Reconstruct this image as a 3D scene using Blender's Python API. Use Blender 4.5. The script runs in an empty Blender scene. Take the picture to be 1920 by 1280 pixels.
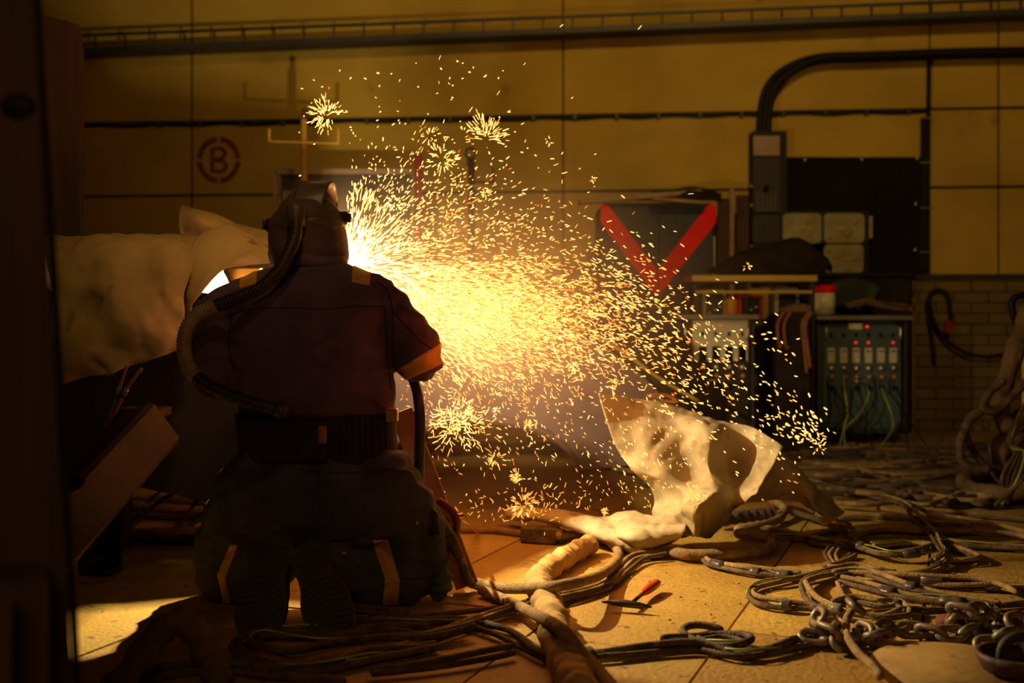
import bpy, math, random
from mathutils import Vector, Matrix, noise
from mathutils.bvhtree import BVHTree
V = Vector
S = bpy.context.scene
COL = S.collection
random.seed(7)

# ------------------------------------------------------------------ camera
F = 2133.0            # focal length in pixels of the 1920 px frame
CZ, HY = 0.88, 600.0  # eye height, horizon row
cam_d = bpy.data.cameras.new('camera'); cam = bpy.data.objects.new('camera', cam_d); COL.objects.link(cam)
cam.location = (0, 0, CZ); cam.rotation_euler = (math.pi/2, 0, 0)
cam_d.sensor_width = 36.0; cam_d.lens = F/1920*36; cam_d.shift_y = -(640-HY)/1920
cam_d.clip_start = 0.05; cam_d.clip_end = 60
cam_d.dof.use_dof = True; cam_d.dof.focus_distance = 3.7; cam_d.dof.aperture_fstop = 2.0
S.camera = cam
S.view_settings.view_transform = 'Standard'; S.view_settings.look = 'None'
S.view_settings.exposure = 0.0; S.view_settings.gamma = 1.0; S.view_settings.use_curve_mapping = False
S.cycles.use_denoising = True
S.cycles.max_bounces = 8
S.cycles.volume_bounces = 1
S.cycles.sample_clamp_indirect = 4.0
S.cycles.caustics_reflective = False; S.cycles.caustics_refractive = False

def P(px, py, D):
    return V(((px-960)*D/F, D, CZ+(HY-py)*D/F))
def G(px, py, z=0.0):
    D = (CZ-z)*F/(py-HY)
    return V(((px-960)*D/F, D, z))
def proj(v):
    return (960+v[0]*F/v[1], HY-(v[2]-CZ)*F/v[1])
def WD(px, off=0.0):
    return (9.5-off)/(1+0.095*(px-960)/F)
def WP(px, py, off=0.0):
    return P(px, py, WD(px, off))

# ------------------------------------------------------------------ world and lights
w = bpy.data.worlds.new('world'); S.world = w; w.use_nodes = True
w.node_tree.nodes['Background'].inputs[0].default_value = (1.0, 0.62, 0.28, 1)
w.node_tree.nodes['Background'].inputs[1].default_value = 0.006

ARC = P(640, 500, 4.05)
def plight(name, loc, e, col, r):
    l = bpy.data.lights.new(name, 'POINT'); l.energy = e; l.color = col; l.shadow_soft_size = r
    o = bpy.data.objects.new(name, l); COL.objects.link(o); o.location = loc; return o
def alight(name, loc, target, e, col, sx, sy):
    l = bpy.data.lights.new(name, 'AREA'); l.shape = 'RECTANGLE'; l.size = sx; l.size_y = sy; l.energy = e; l.color = col
    o = bpy.data.objects.new(name, l); COL.objects.link(o); o.location = loc
    o.rotation_euler = (V(target)-V(loc)).to_track_quat('-Z', 'Y').to_euler(); return o
plight('arc_light', ARC, 360, (1.0, 0.80, 0.46), 0.012)
sl2 = bpy.data.lights.new('fill_spot', 'SPOT'); sl2.energy = 240; sl2.color = (1.0, 0.60, 0.22); sl2.spot_size = math.radians(19); sl2.spot_blend = 1.0; sl2.shadow_soft_size = .3  # added spot that brightens the canvas fold and blanket
so2 = bpy.data.objects.new('fill_spot', sl2); COL.objects.link(so2); so2.location = (-.35, 1.2, 4.2); so2.rotation_euler = (V((-.98, 4.05, 1.16))-V((-.35, 1.2, 4.2))).to_track_quat('-Z', 'Y').to_euler()
plight('spark_light', P(905, 640, 3.38), 0.8, (1.0, 0.16, 0.03), 0.10)  # added glow that reddens the right sleeve, set nearer than the sparks
plight('spark_light', P(835, 560, 4.15), 8, (1.0, 0.30, 0.05), 0.12)
plight('spark_light', P(930, 600, 4.25), 8, (1.0, 0.30, 0.05), 0.15)
plight('spark_light', P(1060, 650, 4.3), 6, (1.0, 0.30, 0.05), 0.15)
sl = bpy.data.lights.new('fill_spot', 'SPOT'); sl.energy = 600; sl.color = (1.0, 0.64, 0.20); sl.spot_size = math.radians(62); sl.spot_blend = 1.0; sl.shadow_soft_size = .25  # added spot, aimed high to brighten the back wall
so_ = bpy.data.objects.new('fill_spot', sl); COL.objects.link(so_); so_.location = (0.8, 0.6, 4.6); so_.rotation_euler = (V((1.3, 9.4, 3.3))-V((0.8, 0.6, 4.6))).to_track_quat('-Z', 'Y').to_euler()
alight('fill_lamp', (0.2, -3.2, 3.0), (-0.8, 3.6, 0.9), 26, (1.0, 0.58, 0.30), 1.6, 0.8)  # added fill from behind the camera for the welder's back and the blankets

# ------------------------------------------------------------------ materials
def mat(name, c1, c2=None, scale=6.0, rough=0.7, metal=0.0, bump=0.0, bscale=60.0, detail=6.0, lo=0.35, hi=0.65, spots=None, stretch=None, spec=None, transl=0.0):
    m = bpy.data.materials.new(name); m.use_nodes = True
    nt = m.node_tree; N = nt.nodes; L = nt.links
    b = N['Principled BSDF']
    b.inputs['Roughness'].default_value = rough; b.inputs['Metallic'].default_value = metal
    if spec is not None: b.inputs['Specular IOR Level'].default_value = spec
    tc = N.new('ShaderNodeTexCoord'); mp = N.new('ShaderNodeMapping'); L.new(tc.outputs['Object'], mp.inputs[0])
    if stretch: mp.inputs['Scale'].default_value = stretch
    if c2 is None: c2 = tuple(x*0.7 for x in c1)
    n = N.new('ShaderNodeTexNoise'); n.inputs['Scale'].default_value = scale; n.inputs['Detail'].default_value = detail
    L.new(mp.outputs[0], n.inputs['Vector'])
    r = N.new('ShaderNodeValToRGB'); r.color_ramp.elements[0].position = lo; r.color_ramp.elements[1].position = hi
    r.color_ramp.elements[0].color = (*c1, 1); r.color_ramp.elements[1].color = (*c2, 1)
    L.new(n.outputs[0], r.inputs[0]); out = r.outputs[0]
    if spots:
        c3, sc, th = spots
        n2 = N.new('ShaderNodeTexNoise'); n2.inputs['Scale'].default_value = sc; n2.inputs['Detail'].default_value = 8
        L.new(mp.outputs[0], n2.inputs['Vector'])
        r2 = N.new('ShaderNodeValToRGB'); r2.color_ramp.elements[0].position = th; r2.color_ramp.elements[1].position = th+0.06
        L.new(n2.outputs[0], r2.inputs[0])
        mx = N.new('ShaderNodeMixRGB'); L.new(r2.outputs[0], mx.inputs[0]); L.new(out, mx.inputs[1]); mx.inputs[2].default_value = (*c3, 1)
        out = mx.outputs[0]
    L.new(out, b.inputs['Base Color'])
    if bump:
        n3 = N.new('ShaderNodeTexNoise'); n3.inputs['Scale'].default_value = bscale; n3.inputs['Detail'].default_value = 5
        L.new(mp.outputs[0], n3.inputs['Vector'])
        bp = N.new('ShaderNodeBump'); bp.inputs['Strength'].default_value = bump; bp.inputs['Distance'].default_value = 0.01
        L.new(n3.outputs[0], bp.inputs['Height']); L.new(bp.outputs[0], b.inputs['Normal'])
    return m
def per_island(m, amt):   # every steel plate its own tone
    nt = m.node_tree; N = nt.nodes; L = nt.links; b = N['Principled BSDF']; src = b.inputs['Base Color'].links[0].from_socket
    g = N.new('ShaderNodeNewGeometry'); r = N.new('ShaderNodeValToRGB'); e = r.color_ramp.elements
    e[0].color = (1, 1, 1, 1); e[0].position = .0; e[1].position = 1.0; e[1].color = amt[0]
    q = r.color_ramp.elements.new(.5); q.color = amt[1]
    mx = N.new('ShaderNodeMixRGB'); mx.blend_type = 'MULTIPLY'; mx.inputs[0].default_value = 1
    L.new(g.outputs['Random Per Island'], r.inputs[0]); L.new(src, mx.inputs[1]); L.new(r.outputs[0], mx.inputs[2]); L.new(mx.outputs[0], b.inputs['Base Color'])
def emis(name, col, st, nee=False):
    m = bpy.data.materials.new(name); m.use_nodes = True
    b = m.node_tree.nodes['Principled BSDF']; b.inputs['Base Color'].default_value = (*[c*0.3 for c in col], 1)
    b.inputs['Emission Color'].default_value = (*col, 1); b.inputs['Emission Strength'].default_value = st
    m.cycles.emission_sampling = 'AUTO' if nee else 'NONE'
    return m
M = {
 'floor': mat('rusty_steel_plate', (.60,.37,.060), (.45,.26,.038), 2.2, .62, 0, .6, 60, spots=((.22,.11,.03), 26, .64), detail=10),
 'boardmark': mat('hub_iron', (.09,.04,.015), (.05,.022,.01), 14, .6, 0, .5, 40),
 'underfloor': mat('dirt', (.03,.018,.01)),
 'wall': mat('painted_wall_panel', (.60,.375,.035), (.46,.285,.030), 1.3, .8, 0, .1, 20, spots=((.34,.22,.03), 2.6, .66)),
 'seam': mat('wall_seam', (.035,.022,.008)),
 'brick_red': mat('dark_red_paint', (.16,.012,.008), (.26,.06,.012), 12),
 'black': mat('black_rubber', (.014,.010,.008), (.010,.008,.007), 20, .6, spec=.25),
 'blackpanel': mat('black_board', (.014,.010,.009), (.010,.007,.007), 5, .8, spec=.1),
 'tray': mat('galvanised_tray', (.045,.045,.035), (.03,.03,.024), 8, .5),
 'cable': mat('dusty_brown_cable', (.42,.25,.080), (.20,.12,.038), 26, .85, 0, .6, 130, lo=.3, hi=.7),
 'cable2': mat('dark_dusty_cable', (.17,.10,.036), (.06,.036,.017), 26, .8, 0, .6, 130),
 'earth': mat('green_yellow_wire', (.50,.52,.02), (.22,.24,.02), 14, .5),
 'tape': mat('grey_tape', (.13,.095,.07), (.06,.045,.035), 40, .32),
 'tape2': mat('silver_tape', (.27,.22,.17), (.14,.11,.08), 40, .28),
 'tarp': mat('leather_cloth', (.54,.42,.22), (.38,.28,.13), 3.5, .85, 0, .35, 26, spots=((.30,.19,.09), 9, .64)),
 'blanket': mat('canvas_blanket', (.56,.36,.12), (.36,.22,.07), 3.0, .9, 0, .5, 22, spots=((.14,.08,.03), 5, .60)),
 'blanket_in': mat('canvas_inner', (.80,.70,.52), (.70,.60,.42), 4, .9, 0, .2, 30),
 'orangecloth': mat('orange_cloth', (.75,.36,.05), (.55,.25,.04), 9, .8),
 'steel': mat('dark_steel', (.040,.024,.018), (.025,.015,.012), 4, .65, .1, .15, 30),
 'purple': mat('primed_steel', (.22,.12,.10), (.16,.085,.07), 2.2, .6, 0, .12, 40, spots=((.26,.20,.17), 6, .67)),
 'rust': mat('rusty_beam', (.075,.024,.007), (.045,.015,.006), 5, .75, 0, .3, 40),
 'rust2': mat('rust_red', (.22,.05,.02), (.12,.03,.015), 14, .8, 0, .8, 30),
 'wood': mat('dark_wood', (.10,.048,.018), (.06,.029,.012), 3, .8, 0, .25, 25, stretch=(6,6,.6), spots=((.015,.01,.008), 5, .68)),
 'plank': mat('pale_plank', (.38,.25,.12), (.26,.17,.08), 5, .8),
 'board': mat('orange_board', (.42,.16,.05), (.28,.10,.03), 8, .8, 0, .4, 40),
 'jacket': mat('navy_jacket', (.155,.085,.125), (.112,.060,.092), 12, .9, 0, .25, 220, spec=.15),
 'trousers': mat('navy_trousers', (.085,.075,.090), (.055,.050,.062), 10, .9, 0, .25, 220, spec=.15),
 'refl': mat('orange_reflective', (.62,.30,.06), (.50,.24,.05), 20, .6),
 'patch': mat('orange_patch', (.80,.36,.05), (.65,.28,.04), 20, .6),
 'boot': mat('boot_leather', (.050,.026,.015), (.028,.015,.010), 20, .6, 0, .3, 60),
 'sole': mat('boot_sole', (.055,.032,.020), (.03,.018,.012), 20, .7, 0, .3, 60),
 'hood': mat('hood_leather', (.085,.040,.028), (.055,.026,.018), 10, .75, 0, .3, 60),
 'helmet': mat('helmet_plastic', (.10,.055,.035), (.07,.04,.025), 10, .45),
 'skin': mat('skin', (.50,.28,.18), (.45,.24,.15), 20, .6),
 'glove': mat('glove_leather', (.34,.20,.10), (.24,.14,.07), 20, .8, 0, .3, 60),
 'hose': mat('black_corrugated_hose', (.045,.030,.022), (.03,.02,.016), 20, .5),
 'hosewrap': mat('gold_hose_cover', (.50,.34,.14), (.34,.22,.09), 20, .4, 0, .3, 60),
 'belt': mat('belt_plastic', (.035,.022,.016), (.022,.014,.011), 20, .8, spec=.2),
 'wrap': mat('wrapped_leather_hose', (.60,.36,.10), (.42,.24,.07), 9, .85, 0, .5, 30, spots=((.25,.12,.04), 14, .63)),
 'rag': mat('brown_wrap', (.20,.11,.035), (.11,.06,.022), 9, .9, 0, .5, 30),
 'chain': mat('chain_steel', (.30,.20,.11), (.17,.11,.06), 20, .42, .25, .2, 50, spots=((.25,.27,.20), 9, .60)),
 'bluecab': mat('blue_grey_cabinet', (.034,.042,.048), (.024,.030,.034), 4, .6, spec=.25),
 'redpaint': mat('red_paint', (.85,.010,.006), (.70,.008,.005), 6, .6, spec=.1),
 'teal': mat('teal_console', (.075,.115,.115), (.06,.09,.09), 5, .5),
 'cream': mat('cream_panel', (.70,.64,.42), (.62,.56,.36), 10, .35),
 'yellowmetal': mat('yellow_metal', (.70,.46,.10), (.55,.34,.07), 8, .4, .3),
 'chrome': mat('bright_metal', (.75,.70,.58), (.6,.55,.45), 8, .25, .8),
 'post': mat('yellow_post', (.75,.38,.05), (.6,.30,.04), 8, .6),
 'redpost': mat('red_post', (.50,.02,.015), (.35,.015,.01), 8, .6),
 'frame': mat('pale_frame', (.42,.26,.16), (.32,.20,.12), 8, .6),
 'dark': mat('dark_cloth', (.035,.024,.012), (.02,.014,.008), 8, .9, spec=.1),
 'greencloth': mat('green_cloth', (.04,.05,.015), (.03,.035,.012), 8, .9),
 'clear': mat('worn_clear_cover', (.42,.36,.16), (.30,.25,.11), 7, .25, 0, .3, 40),
 'pinklabel': mat('pale_cover', (.42,.27,.17), (.36,.23,.14), 10, .7),
 'yellow': mat('yellow_body', (.85,.60,.02), (.75,.50,.02), 8, .5),
 'handle_red': mat('red_handle', (.62,.035,.015), (.48,.03,.012), 20, .35),
 'tool': mat('tool_steel', (.10,.075,.06), (.06,.045,.035), 20, .35, .7),
 'disc': mat('rusty_disc', (.46,.27,.06), (.32,.18,.045), 6, .7, 0, .3, 40, spots=((.16,.08,.03), 10, .62)),
 'brass': mat('brass', (.60,.30,.08), (.45,.22,.06), 20, .35, .7),
 'led': emis('red_led', (1,.03,.02), 1.1), 'amber': emis('amber_led', (1,.55,.05), 1.2),
 'orange_knob': mat('orange_knob', (.70,.28,.04), (.55,.2,.03), 20, .5),
 'copper': mat('copper_cable', (.35,.12,.05), (.22,.08,.04), 9, .6),
 'debris': mat('slag', (.30,.22,.14), (.12,.08,.05), 40, .8),
}

per_island(M['floor'], ((.62, .50, .42, 1), (.86, .84, .80, 1)))
# ------------------------------------------------------------------ mesh helpers
def spline(pts, n=8, closed=False):
    pts = [tuple(p) for p in pts]; k = len(pts); out = []
    if k < 3 and not closed:
        return [tuple(a+(b-a)*i/n for a, b in zip(pts[0], pts[1])) for i in range(n+1)]
    rng = range(k) if closed else range(k-1)
    for i in rng:
        if closed: p0, p1, p2, p3 = pts[i-1], pts[i], pts[(i+1) % k], pts[(i+2) % k]
        else: p0, p1, p2, p3 = pts[max(i-1, 0)], pts[i], pts[i+1], pts[min(i+2, k-1)]
        for j in range(n):
            t = j/n
            out.append(tuple(0.5*((2*b)+(-a+c)*t+(2*a-5*b+4*c-d)*t*t+(-a+3*b-3*c+d)*t**3) for a, b, c, d in zip(p0, p1, p2, p3)))
    if not closed: out.append(pts[-1])
    return out

class MB:
    def __init__(s): s.v = []; s.f = []; s.sm = []
    def add(s, vs, fs, smooth=True):
        o = len(s.v); s.v += [tuple(v) for v in vs]; s.f += [tuple(i+o for i in f) for f in fs]; s.sm += [smooth]*len(fs); return s
    def box(s, c, d, rot=None):
        c = V(c); x, y, z = d[0]/2, d[1]/2, d[2]/2
        b = min(x, y, z)*0.18
        vs = []
        # chamfered box: 24 vertices
        idx = {}
        for sx in (-1, 1):
            for sy in (-1, 1):
                for sz in (-1, 1):
                    for a in range(3):
                        p = [sx*(x-(b if a != 0 else 0)), sy*(y-(b if a != 1 else 0)), sz*(z-(b if a != 2 else 0))]
                        idx[(sx, sy, sz, a)] = len(vs); q = V(p)
                        if rot is not None: q = rot @ q
                        vs.append(c+q)
        fs = []
        I = idx
        for sgn in (-1, 1):
            fs.append([I[(sgn, -1, -1, 0)], I[(sgn, 1, -1, 0)], I[(sgn, 1, 1, 0)], I[(sgn, -1, 1, 0)]][::sgn])
            fs.append([I[(-1, sgn, -1, 1)], I[(-1, sgn, 1, 1)], I[(1, sgn, 1, 1)], I[(1, sgn, -1, 1)]][::sgn])
            fs.append([I[(-1, -1, sgn, 2)], I[(1, -1, sgn, 2)], I[(1, 1, sgn, 2)], I[(-1, 1, sgn, 2)]][::sgn])
        for p in (-1, 1):
            for q in (-1, 1):
                fs.append([I[(p, q, -1, 0)], I[(p, q, 1, 0)], I[(p, q, 1, 1)], I[(p, q, -1, 1)]][::p*q])
                fs.append([I[(p, -1, q, 0)], I[(p, 1, q, 0)], I[(p, 1, q, 2)], I[(p, -1, q, 2)]][::-p*q])
                fs.append([I[(-1, p, q, 1)], I[(1, p, q, 1)], I[(1, p, q, 2)], I[(-1, p, q, 2)]][::p*q])
        for a in (-1, 1):
            for b_ in (-1, 1):
                for c_ in (-1, 1):
                    fs.append([I[(a, b_, c_, 0)], I[(a, b_, c_, 1)], I[(a, b_, c_, 2)]][::a*b_*c_])
        return s.add(vs, fs, False)
    def beam(s, a, b, wd, ht, up=(0, 0, 1)):
        a, b = V(a), V(b); d = (b-a); L = d.length; z = d.normalized(); x = z.cross(V(up)).normalized(); y = x.cross(z)
        R = Matrix((x, z, y)).transposed()
        return s.box((a+b)/2, (wd, L, ht), R)
    def tube(s, pts, r, seg=10, closed=False, caps=True, rr=None, up=None):
        pts = [V(p) for p in pts]; n = len(pts)
        R = (lambda i: r[i]) if hasattr(r, '__len__') else (lambda i: r)
        R2 = R if rr is None else ((lambda i: rr[i]) if hasattr(rr, '__len__') else (lambda i: rr))
        vs = []; prev = None
        for i in range(n):
            if closed: t = (pts[(i+1) % n]-pts[i-1])
            else: t = pts[min(i+1, n-1)]-pts[max(i-1, 0)]
            if t.length < 1e-9: t = V((0, 0, 1))
            t.normalize()
            if up is not None:
                a = t.cross(V(up));  a = a.normalized() if a.length > 1e-4 else V((1, 0, 0))
            elif prev is None:
                a = t.orthogonal().normalized()
            else:
                a = prev-t*prev.dot(t); a = a.normalized() if a.length > 1e-6 else t.orthogonal().normalized()
            prev = a; b = t.cross(a)
            for j in range(seg):
                th = 2*math.pi*j/seg
                vs.append(pts[i]+a*math.cos(th)*R(i)+b*math.sin(th)*R2(i))
        fs = []
        m = n if closed else n-1
        for i in range(m):
            i2 = (i+1) % n
            for j in range(seg):
                j2 = (j+1) % seg
                fs.append((i*seg+j, i*seg+j2, i2*seg+j2, i2*seg+j))
        if not closed and caps:
            fs.append(tuple(range(seg))[::-1]); fs.append(tuple((n-1)*seg+j for j in range(seg)))
        return s.add(vs, fs)
    def rtube(s, pts, r, seg=12, rr=None, up=None):    # rounded ends
        pts = [V(p) for p in pts]; r = list(r) if hasattr(r, '__len__') else [r]*len(pts)
        rr2 = None if rr is None else (list(rr) if hasattr(rr, '__len__') else [rr]*len(pts))
        a = (pts[0]-pts[1]).normalized(); b = (pts[-1]-pts[-2]).normalized()
        e0 = [pts[0]+a*r[0]*math.sin(t) for t in (1.45, 1.1, .6)]; e1 = [pts[-1]+b*r[-1]*math.sin(t) for t in (.6, 1.1, 1.45)]
        c0 = [math.cos(t) for t in (1.45, 1.1, .6)]; c1 = c0[::-1]
        R = [r[0]*c for c in c0]+r+[r[-1]*c for c in c1]
        R2 = None if rr2 is None else [rr2[0]*c for c in c0]+rr2+[rr2[-1]*c for c in c1]
        return s.tube(e0+pts+e1, R, seg, rr=R2, up=up)
    def rings(s, L, seg=28):   # L: (center, rx, ry) horizontal ellipses, capped
        vs = []
        for c, rx, ry in L:
            c = V(c)
            for j in range(seg):
                th = 2*math.pi*j/seg
                vs.append(c+V((math.cos(th)*rx, math.sin(th)*ry, 0)))
        fs = []
        for i in range(len(L)-1):
            for j in range(seg):
                j2 = (j+1) % seg
                fs.append((i*seg+j, i*seg+j2, (i+1)*seg+j2, (i+1)*seg+j))
        fs.append(tuple(range(seg))[::-1]); fs.append(tuple((len(L)-1)*seg+j for j in range(seg)))
        return s.add(vs, fs)
    def ball(s, c, r, nu=14, nv=9):
        c = V(c); r = V(r) if hasattr(r, '__len__') else V((r, r, r)); vs = []; fs = []
        for i in range(1, nv):
            ph = math.pi*i/nv
            for j in range(nu):
                th = 2*math.pi*j/nu
                vs.append(c+V((r.x*math.sin(ph)*math.cos(th), r.y*math.sin(ph)*math.sin(th), r.z*math.cos(ph))))
        t = len(vs); vs += [c+V((0, 0, r.z)), c-V((0, 0, r.z))]
        for i in range(nv-2):
            for j in range(nu):
                j2 = (j+1) % nu; fs.append((i*nu+j, (i+1)*nu+j, (i+1)*nu+j2, i*nu+j2))
        for j in range(nu):
            j2 = (j+1) % nu; fs.append((t, j, j2)); fs.append((t+1, (nv-2)*nu+j2, (nv-2)*nu+j))
        return s.add(vs, fs)
    def prism(s, poly, ext, smooth=False):   # poly: 3D points, ext: vector
        n = len(poly); e = V(ext); vs = [V(p) for p in poly]+[V(p)+e for p in poly]
        fs = [tuple(range(n))[::-1], tuple(range(n, 2*n))]
        for i in range(n):
            j = (i+1) % n; fs.append((i, j, n+j, n+i))
        return s.add(vs, fs, smooth)
    def cyl(s, a, b, r, seg=18, r2=None):
        return s.tube([a, V(a).lerp(V(b), .5), b], [r, r if r2 is None else (r+r2)/2, r if r2 is None else r2], seg)
    def lathe(s, prof, c, seg=28, axis='z'):
        c = V(c); vs = []; fs = []; n = len(prof)
        for r, h in prof:
            for j in range(seg):
                th = 2*math.pi*j/seg
                p = (r*math.cos(th), r*math.sin(th), h)
                if axis == 'y': p = (p[0], p[2], p[1])
                vs.append(c+V(p))
        for i in range(n-1):
            for j in range(seg):
                j2 = (j+1) % seg; fs.append((i*seg+j, i*seg+j2, (i+1)*seg+j2, (i+1)*seg+j))
        return s.add(vs, fs)
    def grid(s, rows, th=0.004, sub=8, amp=0.0, fr=8.0, seed=0, keepz=True, ridge=0.0):
        """rows: list of rows of 3D points; smooth sheet with thickness and creases"""
        R1 = [spline(r, sub) for r in rows]
        cols = [spline([r[j] for r in R1], sub) for j in range(len(R1[0]))]
        nu = len(cols); nv = len(cols[0])
        Pm = [[V(cols[i][j]) for j in range(nv)] for i in range(nu)]
        Nm = [[None]*nv for _ in range(nu)]
        for i in range(nu):
            for j in range(nv):
                du = Pm[min(i+1, nu-1)][j]-Pm[max(i-1, 0)][j]; dv = Pm[i][min(j+1, nv-1)]-Pm[i][max(j-1, 0)]
                q = du.cross(dv); Nm[i][j] = q.normalized() if q.length > 1e-9 else V((0, -1, 0))
        o = V((seed*3.1, seed*1.7, seed*.9))
        for i in range(nu):
            for j in range(nv):
                p = Pm[i][j]; q = p*fr+o
                d = amp*(noise.noise(q)+.5*noise.noise(q*2.3)+.25*noise.noise(q*5))
                if ridge:
                    wq = q+V((noise.noise(q*.7), noise.noise(q*.7+V((9, 0, 0))), noise.noise(q*.7+V((0, 9, 0)))))*.6
                    for f2, w2 in ((.55, 1.0), (1.15, .55), (2.3, .25)):
                        d += ridge*w2*(1-2.2*abs(noise.noise(wq*f2+V((5, 2, 1)))))
                Pm[i][j] = p+Nm[i][j]*d
                if keepz and Pm[i][j].z < .008: Pm[i][j].z = .008
        top = [Pm[i][j] for i in range(nu) for j in range(nv)]
        bot = [Pm[i][j]-Nm[i][j]*th for i in range(nu) for j in range(nv)]
        K = nu*nv; fs = []
        for i in range(nu-1):
            for j in range(nv-1):
                a, b, c, d = i*nv+j, (i+1)*nv+j, (i+1)*nv+j+1, i*nv+j+1
                fs.append((a, b, c, d)); fs.append((K+d, K+c, K+b, K+a))
        for i in range(nu-1):
            for j, fl in ((0, 1), (nv-1, -1)):
                q = (i*nv+j, K+i*nv+j, K+(i+1)*nv+j, (i+1)*nv+j); fs.append(q[::fl])
        for j in range(nv-1):
            for i, fl in ((0, -1), (nu-1, 1)):
                q = (i*nv+j, K+i*nv+j, K+i*nv+j+1, i*nv+j+1); fs.append(q[::fl])
        return s.add(top+bot, fs)
    def mesh(s, name):
        me = bpy.data.meshes.new(name); me.from_pydata(s.v, [], s.f)
        me.polygons.foreach_set('use_smooth', s.sm); me.update(); return me
    def build(s, name, m, parent=None):
        return link(name, s.mesh(name), m, parent)

def link(name, me, m, parent=None):
    o = bpy.data.objects.new(name, me); COL.objects.link(o)
    me.materials.clear(); me.materials.append(m if not isinstance(m, str) else M[m])
    if parent is not None:
        o.parent = parent; o.matrix_parent_inverse = Matrix.Translation(-parent.location)
    return o
def tag(o, label, cat, group=None, kind=None):
    if label: o['label'] = label
    if cat: o['category'] = cat
    if group: o['group'] = group
    if kind: o['kind'] = kind
    return o
def thing(name, loc, label, cat, group=None):
    o = bpy.data.objects.new(name, None); COL.objects.link(o); o.location = V(loc); o.empty_display_size = .05
    return tag(o, label, cat, group)
def struct(o):
    o['kind'] = 'structure'; return o

def fuse(mb, voxel=0.009, it=4, fac=.5):
    me = mb.mesh('tmp'); o = bpy.data.objects.new('tmp', me); COL.objects.link(o)
    a = o.modifiers.new('r', 'REMESH'); a.mode = 'VOXEL'; a.voxel_size = voxel; a.use_smooth_shade = True
    b = o.modifiers.new('s', 'SMOOTH'); b.factor = fac; b.iterations = it
    dg = bpy.context.evaluated_depsgraph_get(); dg.update()
    out = bpy.data.meshes.new_from_object(o.evaluated_get(dg))
    bpy.data.objects.remove(o); bpy.data.meshes.remove(me)
    out.polygons.foreach_set('use_smooth', [True]*len(out.polygons))
    return out
def wrinkle(me, fn):
    vs = me.vertices; ns = [v.normal.copy() for v in vs]; co = []
    for v, n in zip(vs, ns):
        co += list(v.co+n*fn(v.co))
    vs.foreach_set('co', co); me.update()
def extract(me, pred, off=.002, name='part'):
    mp = {}; vs = []; fs = []
    for p in me.polygons:
        if pred(p.center, p.normal):
            f = []
            for i in p.vertices:
                if i not in mp:
                    mp[i] = len(vs); vs.append(me.vertices[i].co+me.vertices[i].normal*off)
                f.append(mp[i])
            fs.append(f)
    # close with an inner side so the part has thickness
    n = len(vs); inv = {b: a for a, b in mp.items()}
    vs2 = [v-me.vertices[inv[i]].normal*(off+.001) for i, v in enumerate(vs)]
    edges = {}
    for f in fs:
        for a, b in zip(f, f[1:]+f[:1]): edges[(a, b)] = 1
    g = list(fs)
    for (a, b) in edges:
        if (b, a) not in edges: g.append([b, a, a+n, b+n])
    m2 = MB(); m2.add(vs+vs2, g, True); return m2
def bvh(me): return BVHTree.FromPolygons([v.co for v in me.vertices], [tuple(p.vertices) for p in me.polygons])
def snap(bt, px, py, off=0.0):
    o = V((0, 0, CZ)); d = (P(px, py, 3)-o).normalized(); h = bt.ray_cast(o, d, 20)
    return (h[0]+h[1]*off) if h[0] is not None else None

import bmesh
def cut(me, lines, inside, ny=.4, ymax=9, off=.003, name='patch', m='refl', par=None, label=None, box=None):
    """a piece of a garment between straight seams: cut planes pass through the eye point and two picture points"""
    bm = bmesh.new(); bm.from_mesh(me); O = V((0, 0, CZ)); ins = P(inside[0], inside[1], 3.5)
    if box:
        dl = [f for f in bm.faces if not (box[0] < proj(f.calc_center_median())[0] < box[2] and box[1] < proj(f.calc_center_median())[1] < box[3]) or f.calc_center_median().y > ymax or f.normal.y > ny]
        bmesh.ops.delete(bm, geom=dl, context='FACES')
    for a, b in lines:
        n = (P(a[0], a[1], 3)-O).cross(P(b[0], b[1], 3)-O).normalized()
        if n.dot(ins-O) > 0: n = -n
        bmesh.ops.bisect_plane(bm, geom=bm.verts[:]+bm.edges[:]+bm.faces[:], plane_co=O, plane_no=n, clear_outer=True)
    bm.normal_update(); bm.verts.ensure_lookup_table()
    for i, v in enumerate(bm.verts): v.index = i
    vs = [v.co+v.normal*off for v in bm.verts]; vi = [v.co-v.normal*.001 for v in bm.verts]; n_ = len(vs)
    fs = [[v.index for v in f.verts] for f in bm.faces]; ed = set()
    for f in fs:
        for a, b in zip(f, f[1:]+f[:1]): ed.add((a, b))
    g = fs+[[b, a, a+n_, b+n_] for a, b in ed if (b, a) not in ed]
    par_ = list(range(n_))
    def fd(x):
        while par_[x] != x: par_[x] = par_[par_[x]]; x = par_[x]
        return x
    for a, b in ed: par_[fd(a)] = fd(b)
    cnt = {}
    for f in fs: cnt[fd(f[0])] = cnt.get(fd(f[0]), 0)+1
    best = max(cnt, key=cnt.get); g = [f for f in g if fd(f[0] % n_) == best]
    used = sorted({i for f in g for i in f}); ix = {i: k for k, i in enumerate(used)}; al = vs+vi
    g = [[ix[i] for i in f] for f in g]; vs = [al[i] for i in used]; vi = []
    bm.free(); mb = MB(); mb.add(vs+vi, g, True); o = mb.build(name, m, par)
    if label: o['label'] = label
    return o
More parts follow.
